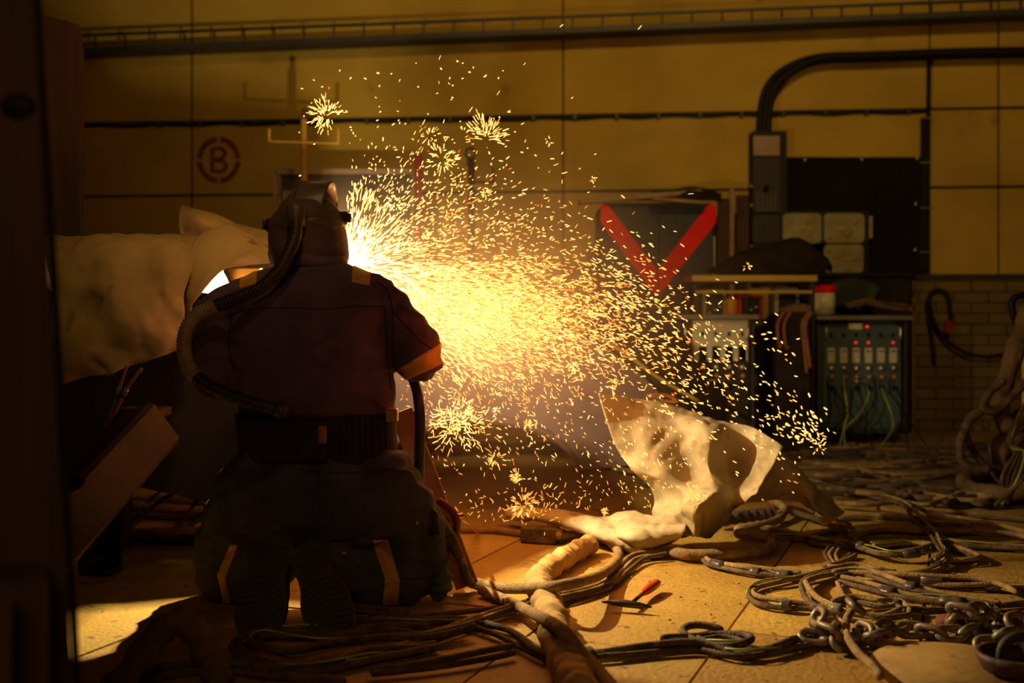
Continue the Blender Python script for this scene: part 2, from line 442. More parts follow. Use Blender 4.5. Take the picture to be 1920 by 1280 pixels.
# ------------------------------------------------------------------ the setting: floor, walls
YAW = math.atan((1790-960)/F)
ax = V((math.sin(YAW), math.cos(YAW), 0)); bx_ = V((math.cos(YAW), -math.sin(YAW), 0))
fl = MB(); rnd = random.Random(3)
o0 = G(1360, 1185); c0 = o0.dot(bx_)
for k in range(-16, 18):
    c = c0+k*0.515; a = -2.5+rnd.random()*1.6
    while a < 13:
        L = rnd.choice((1.9, 2.4, 3.1)); z = rnd.uniform(-.004, .0); tl = rnd.uniform(-.002, .002)
        g = .0045
        q = [(c+g, a+g), (c+.515-g, a+g), (c+.515-g, a+L-g), (c+g, a+L-g)]
        top = [bx_*u+ax*v+V((0, 0, z+(tl if i in (0, 1) else -tl)-.002)) for i, (u, v) in enumerate(q)]
        fl.prism([p-V((0, 0, .03)) for p in top], (0, 0, .03))
        a += L
struct(fl.build('floor', 'floor'))
ub = MB(); ub.box((0, 6, -.06), (16, 18, .04)); struct(ub.build('floor_bed', 'underfloor'))

wl = MB()
def wallbox(mb, px0, px1, z0, z1, off0, off1):
    a = WP(px0, 600, off0); b = WP(px1, 600, off0); c = WP(px1, 600, off1); d = WP(px0, 600, off1)
    mb.prism([V((p.x, p.y, z0)) for p in (a, b, c, d)], (0, 0, z1-z0))
def wz(py, px=960, off=0): return WP(px, py, off).z
wallbox(wl, -700, 2500, -.03, 5.0, 0, -.25)
struct(wl.build('wall_back', 'wall'))
sm = MB()
# panel joints on the wall: horizontal at two heights, verticals
for z in (wz(218), wz(360)):
    wallbox(sm, -700, 2500, z-.011, z+.011, .006, -.001)
for px in (-330, 360, 1056, 1743, 1872, 2400):
    wallbox(sm, px-1.6, px+1.6, .0, 5.0, .006, -.001)
struct(sm.build('trim_1', 'seam'))
# low brick base of the wall at the right
bm_ = bpy.data.materials.new('yellow_brick'); bm_.use_nodes = True
nt = bm_.node_tree; bt = nt.nodes.new('ShaderNodeTexBrick'); tc = nt.nodes.new('ShaderNodeTexCoord'); mp = nt.nodes.new('ShaderNodeMapping')
mp.inputs['Rotation'].default_value = (math.pi/2, 0, 0)
nt.links.new(tc.outputs['Object'], mp.inputs[0]); nt.links.new(mp.outputs[0], bt.inputs['Vector'])
bt.inputs['Scale'].default_value = 1.0; bt.inputs['Brick Width'].default_value = .27; bt.inputs['Row Height'].default_value = .085; bt.inputs['Mortar Size'].default_value = .006
bt.inputs['Color1'].default_value = (.20,.125,.022,1); bt.inputs['Color2'].default_value = (.15,.095,.02,1); bt.inputs['Mortar'].default_value = (.04,.025,.01,1)
nt.links.new(bt.outputs[0], nt.nodes['Principled BSDF'].inputs['Base Color']); nt.nodes['Principled BSDF'].inputs['Roughness'].default_value = .85
M['brick'] = bm_
br = MB(); zb = wz(522, 1830, .12); wallbox(br, 1715, 2500, -.02, zb, .12, -.01)
struct(br.build('wall_brick', 'brick'))
cp = MB(); wallbox(cp, 1715, 2500, zb+.001, zb+.035, .15, .0); struct(cp.build('trim_2', 'seam'))

# ------------------------------------------------------------------ wall furniture
t = thing('cable_tray', WP(960, 60, .3), 'long dark ladder cable tray running across the top of the wall', 'cable tray')
def trayp(px, py, off=.32): return WP(px, py, off)
def tray_y(px, top): return (66-(px-160)*.0385) if top else (95-(px-160)*.0415)
for top, nm in ((1, 'rail'), (0, 'rail')):
    m = MB(); a, b = trayp(-300, tray_y(-300, top)), trayp(2300, tray_y(2300, top)); m.beam(a, b, .03, .045 if not top else .022)
    m.build(nm, 'tray', t)
m = MB(); m.beam(trayp(-300, tray_y(-300, 0)+6, .16), trayp(2300, tray_y(2300, 0)+6, .16), .30, .02); m.build('tray_base', 'tray', t)
for i in range(46):
    px = -270+i*56
    m = MB(); m.beam(trayp(px, tray_y(px, 1)), trayp(px, tray_y(px, 0)), .016, .018, up=(0, 1, 0)); m.build('rung', 'tray', t)

m = MB(); a = [WP(px, 236-(px-160)*.0178+(2 if k % 2 else -1), .03) for k, px in enumerate(range(-300, 1741, 60))]
m.tube([V(p) for p in spline(a, 4)], .014, 8)
o = thing('wall_conduit', WP(800, 225, .03), 'thin black conduit clipped along the wall above the round B mark', 'conduit')
m.build('pipe', 'black', o)
for px in range(220, 1730, 78):
    c = MB(); c.box(WP(px, 236-(px-160)*.0178, .03), (.03, .05, .045)); c.build('clip', 'tray', o)
m = MB(); m.beam(WP(1742, 112, .04), WP(1737, 520, .04), .03, .03, up=(0, 1, 0))
o = thing('vertical_duct', WP(1740, 300, .04), 'upright black cable duct on the wall beside the black board', 'cable duct')
m.build('pipe', 'black', o)
m = MB(); m.beam(WP(1734, 220, .06), WP(1730, 505, .06), .055, .03, up=(0, 1, 0)); m.build('duct_cover', 'black', o)
for py in (222, 305, 390, 473):
    c = MB(); c.box(WP(1735, py, .085), (.09, .03, .012)); c.build('clip', 'chrome', o)
for k, (dx, dy) in enumerate(((0, 0), (9, 9), (17, 2))):
    pts = [(1990, 93), (1800, 96), (1640, 102), (1540, 106), (1480, 124), (1440, 158), (1426, 205), (1424, 265)]
    pts = [WP(px+(dx if i > 3 else 0), py+(dy if i < 5 else 0)+(dy*.3 if i == 5 else 0), .09+.05*k) for i, (px, py) in enumerate(pts)]
    m = MB(); m.tube([V(p) for p in spline(pts, 8)], .026, 12)
    tag(m.build('power_cable', 'black'), ['outermost thick black power cable curving down the wall into the switch box', 'lower thick black power cable curving down the wall into the switch box', 'innermost thick black power cable curving down into the switch box'][k], 'cable', 'power cables into the switch box')

# round B mark
t = thing('painted_mark', WP(410, 300, .004), 'dark red stencilled letter B in a broken ring painted on the wall', 'wall sign')
m = MB()
cx, cy, ro, ri = 410, 300, 41, 31
for q in range(4):
    a0, a1 = math.radians(90*q+12-8), math.radians(90*q+90-4)
    n = 16; poly = [(cx+ro*math.cos(a0+(a1-a0)*i/n), cy+ro*1.08*math.sin(a0+(a1-a0)*i/n)) for i in range(n+1)]
    inn = [(cx+ri*math.cos(a1-(a1-a0)*i/n), cy+ri*1.08*math.sin(a1-(a1-a0)*i/n)) for i in range(n+1)]
    pp = poly+inn
    vs = [WP(x, y, .004) for x, y in pp]; N_ = len(pp); fs = [(i, i+1, N_-2-i, N_-1-i) for i in range(n)]
    m.add(vs, fs, False); m.add([v+V((0, .003, 0)) for v in vs], [f[::-1] for f in fs], False)
m.build('ring', 'brick_red', t)
m = MB()
def strip(pts, wpx):
    P_ = spline(pts, 6)
    vs = []; n = len(P_)
    for i in range(n):
        a = P_[max(i-1, 0)]; b = P_[min(i+1, n-1)]; dx, dy = b[0]-a[0], b[1]-a[1]; l = math.hypot(dx, dy) or 1
        nx, ny = -dy/l*wpx/2, dx/l*wpx/2
        vs += [WP(P_[i][0]+nx, P_[i][1]+ny, .004), WP(P_[i][0]-nx, P_[i][1]-ny, .004)]
    fs = [(2*i, 2*i+1, 2*i+3, 2*i+2) for i in range(n-1)]
    m.add(vs, fs, False); m.add([v+V((0, .003, 0)) for v in vs], [f[::-1] for f in fs], False)
strip([(398, 276), (398, 324)], 8)
strip([(402, 278), (415, 279), (422, 287), (415, 297), (402, 298)], 7)
strip([(402, 301), (417, 302), (424, 311), (417, 321), (402, 322)], 7)
m.build('letter', 'brick_red', t)

# black board with bolts
t = thing('black_board', WP(1600, 400, .1), 'large black board bolted to the wall right of the switch box', 'board')
def wquad(x0, y0, x1, y1, off0, off1, m=None):
    m = m or MB(); a = WP(x0, y1, off0); b = WP(x1, y1, off0); c = WP(x1, y0, off0); d = WP(x0, y0, off0)
    dy = off1-off0
    m.prism([a, b, c, d], V((0, -dy, 0))); return m
wquad(1466, 296, 1727, 520, .01, .06).build('panel', 'blackpanel', t)
for x, y in ((1509, 300), (1616, 299), (1720, 297), (1717, 382), (1716, 468)):
    m = MB(); m.ball(WP(x, y, .07), (.014, .012, .014)); m.build('bolt', 'chrome', t)
t = thing('dark_cupboard', P(1640, 620, 9.0), 'low dark cupboard standing under the black board behind the consoles', 'cupboard')
m = MB(); c_ = P(1592, 668, 9.0); m.box((c_.x, 9.0, .61), (.92, .3, 1.22)); m.build('body', 'dark', t)
m = MB(); c_ = P(1592, 524, 9.0); m.box((c_.x, 9.0, 1.235), (.96, .34, .03)); m.build('lid', 'black', t)

# switch box
t = thing('switch_box', WP(1437, 360, .25), 'tall dark switch box with a pale top plate under curved cables', 'switch box')
wquad(1404, 252, 1466, 520, .05, .22).build('body', 'black', t)
wquad(1412, 255, 1461, 292, .225, .24).build('top_plate', 'pinklabel', t)
wquad(1411, 297, 1462, 398, .225, .25).build('door', 'steel', t)
m = MB(); m.cyl(WP(1437, 352, .25), WP(1437, 352, .30), .022); m.build('knob', 'black', t)
for k in range(5):
    wquad(1420+k*8, 360, 1423+k*8, 397, .25, .256).build('groove', 'tray', t)
for y in (349, 385, 462):
    m = MB(); m.ball(WP(1409, y, .25), (.012, .012, .014)); m.build('bolt', 'chrome', t)

# meter cases
specs = [(1409, 403, 1462, 455, 'steel', 'ridged dark meter case below the switch box door'),
         (1467, 401, 1538, 456, 'clear', 'rounded clear meter case, left of the two lit upper ones'),
         (1544, 401, 1618, 455, 'clear', 'rounded clear meter case, right one of the upper row'),
         (1544, 459, 1616, 511, 'clear', 'pale meter case in the lower row above the table')]
for k, (x0, y0, x1, y1, mt, lb) in enumerate(specs):
    t = thing('meter_case', WP((x0+x1)/2, (y0+y1)/2, .3), lb, 'meter box', 'meter cases on the wall')
    wquad(x0-3, y0-3, x1+3, y1+3, .065, .19).build('housing', 'black', t)
    c = WP((x0+x1)/2, (y0+y1)/2, .2); wd = (x1-x0)/F*9.2; hh = (y1-y0)/F*9.2
    m = MB()
    rc = .035; pl = []
    for sx, sz, a0 in ((1, 1, 0), (-1, 1, 90), (-1, -1, 180), (1, -1, 270)):
        for q in range(5):
            th = math.radians(a0+q*22.5); pl.append(c+V((sx*(wd/2-rc)+rc*math.cos(th), -sx*0.0, sz*(hh/2-rc)+rc*math.sin(th))))
    m.prism(pl[::-1], (0, -.03, 0)); m.build('cover', mt, t)
    rr = random.Random(k)
    if mt == 'clear':
        m = MB(); m.beam(c+V((-wd*.25, -.035, .0)), c+V((wd*.25, -.035, 0)), .008, .014); m.build('bar', 'yellowmetal', t)
        for q in range(7):
            m = MB(); b = c+V((rr.uniform(-.4, .4)*wd, -.035, rr.uniform(-.38, .38)*hh)); m.cyl(b, b+V((0, -.015, 0)), .011, 10); m.build('terminal', 'yellowmetal', t)
    else:
        for q in range(5):
            m = MB(); m.beam(c+V((-wd*.36+q*wd*.18, -.033, -hh*.4)), c+V((-wd*.36+q*wd*.18, -.033, hh*.4)), .012, .01, up=(0, 1, 0)); m.build('ridge', 'tray', t)
t = thing('clamp_rail', WP(1625, 427, .2), 'short pale upright bar at the right side of the meter cases', 'bar')
wquad(1620, 408, 1626, 448, .065, .2).build('bar', 'pinklabel', t)

# pipes and boards between cabinet and switch box
for px, y0, wd, mt, lb in ((1372, 352, .035, 'frame', 'thin upright pipe leaning by the wall right of the red V cabinet'),
                           (1356, 372, .09, 'wood', 'dark upright board right beside the red V cabinet'),
                           (1392, 366, .10, 'rust', 'brown upright board leaning against the wall left of the switch box')):
    a = WP(px, y0, .25+wd); b = V((a.x, a.y, 0.0)); m = MB(); m.beam(b, a, wd, .03, up=(0, 1, 0))
    tag(m.build('board' if wd > .05 else 'pipe', mt), lb, 'board' if wd > .05 else 'pipe')

# ------------------------------------------------------------------ cabinet with the red V
D = 8.3
t = thing('metal_cabinet', V((P(1234, 600, D).x, D+.2, 0)), 'blue grey metal cabinet with a big red V across its doors', 'cabinet')
x0, x1 = P(1124, 0, D).x, P(1344, 0, D).x; zt = P(0, 379, D).z
m = MB(); m.box(((x0+x1)/2, D+.25, zt/2), (x1-x0, .46, zt)); m.build('body', 'bluecab', t)
xm = (x0+x1)/2
for s, (a, b) in enumerate(((x0+.03, xm-.004), (xm+.004, x1-.03))):
    m = MB(); m.box(((a+b)/2, D+.012, zt/2-.02), (b-a, .022, zt-.14)); d = m.build('door', 'bluecab', t)
    m = MB()
    if s == 0: poly = [(1126, 384), (1140, 384), (1231, 505), (1231, 556), (1126, 417)]
    else: poly = [(1328, 384), (1343, 384), (1343, 417), (1234, 556), (1234, 505)]
    q = [P(x, y, D-.003) for x, y in poly]
    m.prism(q, (0, .004, 0)); m.build('red_stripe', 'redpaint', d)
m = MB(); m.beam(V((xm+.02, D-.02, .95)), V((xm+.02, D-.02, 1.07)), .015, .02, up=(0, 1, 0)); m.build('handle', 'tray', t)
m = MB(); m.beam((x1-.02, D-.006, .3), (x1-.02, D-.006, zt-.25), .012, .01, up=(0, 1, 0)); m.build('hinge', 'chrome', t)
for (a, b, hh, lb) in (((1086, 379, 8.25), (1312, 360, 8.35), .035, 'long pale plank laid on the cabinet, rising to the right'),
                       ((1222, 373, 8.15), (1322, 381, 8.2), .022, 'short thin pale plank lying across the cabinet front edge')):
    m = MB(); pa, pb = P(*a), P(*b); m.beam(pa, pb, .10, hh); tag(m.build('plank', 'plank'), lb, 'plank')
m = MB(); m.grid([[P(1180, 372, 8.4), P(1240, 360, 8.4), P(1300, 352, 8.4), P(1352, 366, 8.4)], [P(1180, 374, 8.3), P(1240, 366, 8.3), P(1300, 358, 8.3), P(1352, 372, 8.3)], [P(1200, 377, 8.28), P(1250, 376, 8.28), P(1300, 375, 8.28), P(1356, 378, 8.28)]], .01, 5, .01)
tag(m.build('folded_sack', 'dark'), 'dark sack lying folded on top of the cabinet behind the planks', 'sack')

# ------------------------------------------------------------------ table with cloth heap
D = 7.78
t = thing('work_table', V((P(1415, 600, D).x, D+.3, 0)), 'metal work table with a bright yellow edge behind the consoles', 'table')
xa, xb = P(1297, 0, D).x, P(1533, 0, D).x; zt = P(0, 516, D).z
m = MB(); m.box(((xa+xb)/2, D+.22, zt-.02), (xb-xa, .44, .045)); m.build('tabletop', 'yellowmetal', t)
for sx in (xa+.03, xb-.03):
    for yy in (D+.04, D+.40):
        m = MB(); m.beam((sx, yy, 0), (sx, yy, zt-.045), .035, .035, up=(0, 1, 0)); m.build('leg', 'steel', t)
zs = P(0, 547, D).z
m = MB(); m.beam((xa+.03, D+.03, zs), (xb-.03, D+.03, zs), .02, .02); m.build('rail', 'yellowmetal', t)
zs2 = P(0, 600, D).z
m = MB(); m.box(((xa+xb)/2, D+.22, zs2), (xb-xa-.1, .40, .02)); m.build('shelf', 'steel', t)
m = MB(); m.beam(((xa+xb)/2-.05, D+.04, zs2), ((xa+xb)/2-.05, D+.04, zt-.045), .02, .02, up=(0, 1, 0)); m.build('divider', 'steel', t)
for (px0, px1, py0, c, ci, lb, nm) in ((1318, 1362, 541, 'clear', 'bluecab', 'pale metal instrument case on the shelf under the yellow table edge', 'instrument_case'),
                               (1384, 1432, 552, 'redpost', 'black', 'dark instrument case with a red rim on the table shelf', 'instrument_case'),
                               (1454, 1500, 538, 'clear', 'black', 'pale cased instrument on the shelf at the right end of the table', 'instrument_case')):
    a, b = P(px0, py0, D+.1), P(px1, py0, D+.1); t2 = thing(nm, V(((a.x+b.x)/2, D+.2, zs2+.01)), lb, 'case', 'cases on the table shelf')
    hz = a.z-zs2-.012
    m = MB(); m.box(((a.x+b.x)/2, D+.22, zs2+.011+hz/2), (b.x-a.x, .22, hz)); m.build('body', c, t2)
    m = MB(); m.box(((a.x+b.x)/2, D+.107, zs2+.011+hz/2), ((b.x-a.x)*.72, .01, hz*.72)); m.build('face', ci, t2)
    for q in range(3):
        m = MB(); cc = V(((a.x+b.x)/2+(q-1)*.035, D+.10, zs2+.05+.02*q)); m.cyl(cc, cc+V((0, -.012, 0)), .012, 10); m.build('knob', 'chrome', t2)
m = MB(); cc = P(1373, 590, D+.08); m.lathe([(0, 0), (.045, 0), (.045, .12), (.035, .14), (0, .14)], V((cc.x, D+.12, zs2+.011)), 18)
tag(m.build('tin', 'orange_knob'), 'small orange tin between the two left cases on the shelf', 'tin')
rows = [[P(1325, 514, 7.8), P(1370, 515, 7.79), P(1430, 514, 7.79), P(1490, 515, 7.79), P(1540, 514, 7.8)],
        [P(1340, 504, 7.86), P(1385, 488, 7.86), P(1440, 478, 7.86), P(1500, 480, 7.88), P(1548, 508, 7.9)],
        [P(1350, 498, 7.98), P(1400, 474, 7.98), P(1460, 452, 7.98), P(1512, 452, 7.98), P(1556, 500, 7.98)],
        [P(1350, 504, 8.15), P(1400, 500, 8.15), P(1460, 490, 8.15), P(1515, 490, 8.15), P(1560, 508, 8.15)]]
m = MB(); m.grid(rows, .012, 7, .02, 5, 2, ridge=.012); tag(m.build('cloth_heap', 'dark'), 'dark cloth heaped on the yellow edged table below the meter cases', 'cloth')
rows = [[P(1568, 575, 8.6), P(1600, 575, 8.6), P(1635, 575, 8.6)], [P(1560, 532, 8.6), P(1605, 524, 8.6), P(1650, 540, 8.6)], [P(1560, 530, 8.8), P(1605, 522, 8.8), P(1650, 545, 8.8)]]
m = MB(); m.grid(rows, .012, 6, .02, 5, 4); tag(m.build('cloth_cover', 'greencloth'), 'dark green cloth hanging behind the paint can', 'cloth')

# ------------------------------------------------------------------ control consoles
def console(px0, px1, py0, D, cols, label, hoodmat, lit):
    xa, xb = P(px0, 0, D).x, P(px1, 0, D).x; zt = P(0, py0, D).z; W = xb-xa; c = (xa+xb)/2
    t = thing('control_console', V((c, D+.25, 0)), label, 'control console', 'welding control consoles')
    m = MB(); m.box((c, D+.25, .08+(zt-.12)/2), (W, .5, zt-.12)); m.build('body', 'teal', t)
    m = MB(); m.box((c, D+.22, zt-.02), (W+.08, .58, .03)); m.build('top_plate', 'chrome', t)
    m = MB(); m.box((c, D-.004, zt-.42), (W*.92, .012, .68)); fp = m.build('front_panel', 'teal' if cols == 6 else 'steel', t)
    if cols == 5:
        m = MB(); m.box((c+W*.06, D-.014, zt-.17), (W*.78, .01, .26)); m.build('painted_light_patch', lit, t)  # painted light: pale piece stands for the bright patch on the dark front
    def at(u, vpx): return V((c+(u-.5)*W, D-.012, zt-vpx*D/F))
    for sx in (.06, .94):
        m = MB(); p = at(sx, 25); m.tube([V(q) for q in spline([p+V((0, 0, 0)), p+V((0, -.03, .0)), p+V((0, -.03, -.07)), p+V((0, 0, -.07))], 5)], .007, 8); m.build('handle', 'chrome', t)
    for sx in (-.02, 1.02):
        m = MB(); m.beam(V((c+(sx-.5)*W, D, .1)), V((c+(sx-.5)*W, D, zt-.05)), .02, .03, up=(0, 1, 0)); m.build('frame_rail', 'tray', t)
    m = MB(); m.box(at(.42, 22), (.095, .012, .04)); m.build('display', 'cream', t)
    m = MB(); m.ball(at(.56, 22), .010, 8, 6); m.build('indicator', 'led', t)
    for q in range(2):
        m = MB(); m.box(at(.15+.13*q, 20), (.07, .01, .018)); m.build('label_strip', 'steel', t)
    for i in range(cols):
        u = .13+i*(.74/(cols-1))
        m = MB(); m.box(at(u, 38), (.02, .014, .03)); m.build('switch', 'black', t)
        if (i in (2, 3, 5) and cols == 6) or (cols == 5 and i in (0, 2, 4)):
            m = MB(); m.ball(at(u, 52), .0085, 8, 6); m.build('indicator', 'led', t)
        m = MB(); m.box(at(u, 76), (.052, .014, .105)); lp = m.build('meter_plate', 'cream' if cols == 6 else 'steel', t)
        m = MB(); m.box(at(u, 68)+V((0, -.009, 0)), (.038, .004, .008)); m.build('meter_slot', 'black', lp)
        m = MB(); p = at(u, 100); m.lathe([(0, -.03), (.016, -.03), (.022, -.01), (.024, 0)], p, 14, 'y'); m.build('dial', 'chrome', t)
        m = MB(); p = at(u, 116); m.cyl(p, p+V((0, -.035, 0)), .014, 12); m.build('plug', 'orange_knob', t)
        m = MB(); p = at(u, 136); m.cyl(p, p+V((0, -.03, 0)), .016, 12); m.build('socket', 'black', t)
    m = MB(); p = at(.5, 124); m.tube([V(q) for q in spline([p+V((-.06, 0, 0)), p+V((-.05, -.03, 0)), p+V((.05, -.03, 0)), p+V((.06, 0, 0))], 5)], .005, 8); m.build('pull_bar', 'chrome', t)
    for sx in (-1, 1):
        for yy in (.06, .44):
            m = MB(); p = V((c+sx*W*.42, D+yy, .042)); m.cyl(p+V((-.012, 0, 0)), p+V((.012, 0, 0)), .04, 16); m.build('castor', 'black', t)
    return t
console(1537, 1694, 590, 8.0, 6, 'teal control console with six cream meter plates and red lights', None, 'teal')
console(1275, 1408, 588, 7.25, 5, 'control console with a light patch painted on its front, partly behind the sparks', None, 'cream')
t = thing('paint_can', P(1548, 585, 7.95), 'white paint can with a red rim standing on the teal console', 'paint can')
c = P(1548, 587, 8.0); zb_ = P(0, 589, 8.0).z
m = MB(); m.lathe([(0, 0), (.082, 0), (.082, .17), (0, .17)], V((c.x, 8.06, zb_)), 24); m.build('can', 'cream', t)
m = MB(); m.lathe([(.083, .150), (.086, .152), (.086, .205), (.07, .205), (.07, .15)], V((c.x, 8.06, zb_)), 24); m.build('rim', 'redpaint', t)
# cables on top of the console
rr = random.Random(9)
for k in range(7):
    y = 578+rr.uniform(-8, 6); pts = [P(1590+rr.uniform(-10, 20), y, 8.1+.04*k), P(1625, y-6+rr.uniform(-4, 4), 8.1+.04*k), P(1665, y-2+rr.uniform(-3, 3), 8.1+.04*k), P(1712+rr.uniform(-10, 6), y+4, 8.1+.04*k)]
    for p in pts: p.z = max(p.z, zb_+.02)
    m = MB(); m.tube([V(p) for p in spline(pts, 6)], .013, 8)
    tag(m.build('cable_end', 'copper' if k % 2 else 'cable2'), 'loose brown cable end lying on top of the teal console', 'cable', 'cable ends on the teal console')
for k in range(5):
    pts = [P(1462+k*10, 582+k, 7.5), P(1490, 572+k*3, 7.5), P(1520, 574+k*2, 7.5)]
    m = MB(); m.tube([V(p) for p in spline(pts, 6)], .012, 8)
    tag(m.build('cable_end', 'copper' if k % 2 else 'cable2'), 'brown cable end lying just left of the paint can', 'cable', 'cable ends left of the paint can')
rk = thing('cable_rack', P(1495, 600, 8.1), 'dark narrow rack with hanging cables between the two consoles', 'rack')
m = MB(); m.box(V((P(1490, 0, 7.4).x, 7.55, P(0, 586, 7.4).z/2)), (.24, .3, P(0, 586, 7.4).z)); m.build('body', 'dark', rk)
for k, (px, ln) in enumerate(((1508, 700), (1514, 690), (1462, 640), (1474, 650))):
    pts = [P(px+8, 585, 7.42), P(px-4, 610, 7.36), P(px, 650, 7.36), P(px+5, ln, 7.37)]
    m = MB(); m.tube([V(p) for p in spline(pts, 6)], .012, 8)
    tag(m.build('hanging_cable', 'copper'), ['left', 'right', 'left', 'right'][k]+(' copper brown cable hanging in the gap beside the teal console' if k < 2 else ' short brown cable hanging beside the left console'), 'cable', 'cables hanging between the consoles')
# drooping leads from the teal console
rr = random.Random(11)
for k in range(10):
    x = 1552+k*14.5; x2 = x+rr.uniform(-50, 50)
    pts = [P(x, 727 if k % 2 else 708, 7.95), P(x+4, 740, 7.86), P((x+x2)/2+8, 775, 7.8), P(x2, 805, 7.75), G(x2+rr.uniform(-30, 30), 845, .012)]
    m = MB(); m.tube([V(p) for p in spline(pts, 7)], .0055, 7)
    tag(m.build('console_lead', 'earth' if k in (2, 5, 7) else 'black'), ('yellow green lead' if k in (2, 5, 7) else 'dark lead')+' drooping from the teal console to the floor', 'cable', ('green' if k in (2, 5, 7) else 'dark')+' leads of the teal console')
# cable loop on the brick wall
pts = [(1752, 680), (1745, 620), (1738, 570), (1752, 545), (1775, 552), (1782, 590), (1778, 625)]
m = MB(); m.tube([V(p) for p in spline([WP(x, y, .17) for x, y in pts], 8)], .016, 8)
tag(m.build('hanging_cable', 'black'), 'black cable hung in a loop on the low brick wall', 'cable')
pts = [(1742, 560), (1755, 610), (1790, 650), (1840, 668), (1905, 660)]
m = MB(); m.tube([V(p) for p in spline([WP(x, y, .22) for x, y in pts], 8)], .014, 8)
tag(m.build('hanging_cable', 'black'), 'black cable sagging across the brick wall to the right edge', 'cable')
m = MB(); m.beam(WP(1778, 600, .2), WP(1777, 625, .2), .04, .04, up=(0, 1, 0)); tag(m.build('red_plug', 'redpost'), 'dull red plug hanging at the end of the wall cable loop', 'plug')

# ------------------------------------------------------------------ hook posts, frame
def hookpost(px, y0, D, wd, mt, bar, label, ybar):
    a = P(px, y0, D); t = thing('hook_post', V((a.x, D, 0)), label, 'post')
    m = MB(); m.cyl(V((a.x, D, 0.03)), a, wd, 14); m.build('pole', mt, t)
    m = MB(); m.lathe([(0, 0), (.16, 0), (.16, .02), (.04, .035), (0, .035)], V((a.x, D, 0)), 20); m.build('base', 'steel', t)
    if bar:
        x0, x1, h0, h1 = bar
        pts = [P(x0, ybar-h0, D-.03), P(x0, ybar-4, D-.03), P(x0+5, ybar, D-.03), P(px, ybar+2, D-.03), P(x1-5, ybar+4, D-.03), P(x1, ybar, D-.03), P(x1, ybar-h1, D-.03)]
        m = MB(); m.tube([V(p) for p in spline(pts, 6)], .0085, 8); m.build('cross_hook', mt, t)
    return t
t = hookpost(570, 224, 7.2, .021, 'post', (505, 634, 24, 24), 'tall yellow hook post rising behind the welder head', 265)
m = MB(); m.cyl(P(571, 226, 7.2), P(571, 204, 7.2), .014, 12); m.build('tip', 'wood', t)
hookpost(873, 312, 7.55, .017, 'post', (838, 912, 12, 14), 'shorter yellow hook post in the sparks right of the frame', 346)
hookpost(785, 292, 7.8, .030, 'redpost', None, 'red post standing beside the right side of the pale frame', 0)
t = hookpost(883, 298, 7.9, .028, 'steel', (846, 925, 10, 24), 'dark hook post with a top ring behind the shorter yellow post', 338)
m = MB(); c = P(882, 287, 7.9); m.tube([c+V((.035*math.cos(a*math.pi/8), 0, .035*math.sin(a*math.pi/8))) for a in range(16)], .009, 8, closed=True); m.build('ring', 'steel', t)
D = 7.9
t = thing('framed_panel', V((P(648, 0, D).x, D, 0)), 'large standing panel with a pale metal frame behind the welder', 'panel')
xa, xb, zt = P(517, 0, D).x, P(777, 0, D).x, P(0, 322, D).z
for a, b, n_ in (((xa, D, .0), (xa, D, zt), 'stile'), ((xb, D, .0), (xb, D, zt), 'stile'), ((xa, D, zt), (xb, D, zt), 'top_rail'), ((xa, D, .3), (xb, D, .3), 'bottom_rail')):
    m = MB(); m.beam(a, b, .04, .04, up=(0, 1, 0)); m.build(n_, 'frame', t)
m = MB(); m.box(((xa+xb)/2+.02, D+.03, (zt+.3)/2), (xb-xa-.02, .012, zt-.33)); m.build('sheet', 'steel', t)
m = MB(); m.box((xa+.1, D+.01, (zt+.3)/2-.03), (.1, .012, zt-.5)); m.build('side_strip', 'frame', t)
# ------------------------------------------------------------------ workpiece with blankets (left)
t = thing('steel_workpiece', V((-1.15, 4.3, .3)), 'big dark steel workpiece standing under the canvas covers left of the welder', 'steel workpiece')
m = MB()
front = [(60, 560), (350, 545), (470, 560), (540, 600), (540, 968), (420, 948), (225, 905), (60, 868)]
m.prism([P(x, y, 4.0) for x, y in front], (0, .05, 0)); m.build('web_plate', 'steel', t)
m = MB(); m.prism([P(60, 560, 4.0), P(350, 545, 4.0), P(470, 560, 4.0), P(540, 600, 4.0), P(540, 612, 4.0), P(470, 572, 4.0), P(350, 557, 4.0), P(60, 572, 4.0)], (0, .55, 0)); m.build('top_flange', 'steel', t)
a = ARC
sh = [V((-1.0, 3.945, .905)), V((-.70, 3.965, .905)), V((-.655, 3.988, .905)), V((-.62, 3.968, .905)), V((-.545, 3.966, .905)), V((-.485, 4.10, .905)), V((-.41, 4.145, .905)), V((-.42, 4.5, .905)), V((-1.0, 4.5, .905))]
m = MB(); m.prism(sh[::-1], (0, 0, -.015)); m.build('shade_ledge', 'steel', t)  # added ledge hidden behind the welder, shaped to shade the floor from the arc
m = MB(); m.prism([V((-.72, y, z)) for y, z in ((3.80, .895), (3.80, 1.18), (4.1, 1.18), (4.3, 1.155), (4.7, 1.26), (4.7, .99), (4.2, .99), (4.2, 1.074), (4.028, 1.074), (4.028, .895))], (-.008, 0, 0)); m.build('shade_plate', 'steel', t)  # added unseen plate that keeps arc light off blanket, column and wall
m = MB(); m.prism([V((-.80, 4.02, .10)), V((-.70, 3.80, .10)), V((-.70, 3.80, .60)), V((-.80, 4.02, .60))], (.012, .012, 0)); m.build('shade_plate', 'steel', t)  # lower added plate; the gap above it lets arc light reach the floor
m = MB(); m.prism([V((-.95, 4.2, .89)), V((-.62, 4.2, .89)), V((-.62, 4.2, .45)), V((-.95, 4.2, .35))], (0, .02, 0)); m.build('rib', 'steel', t)
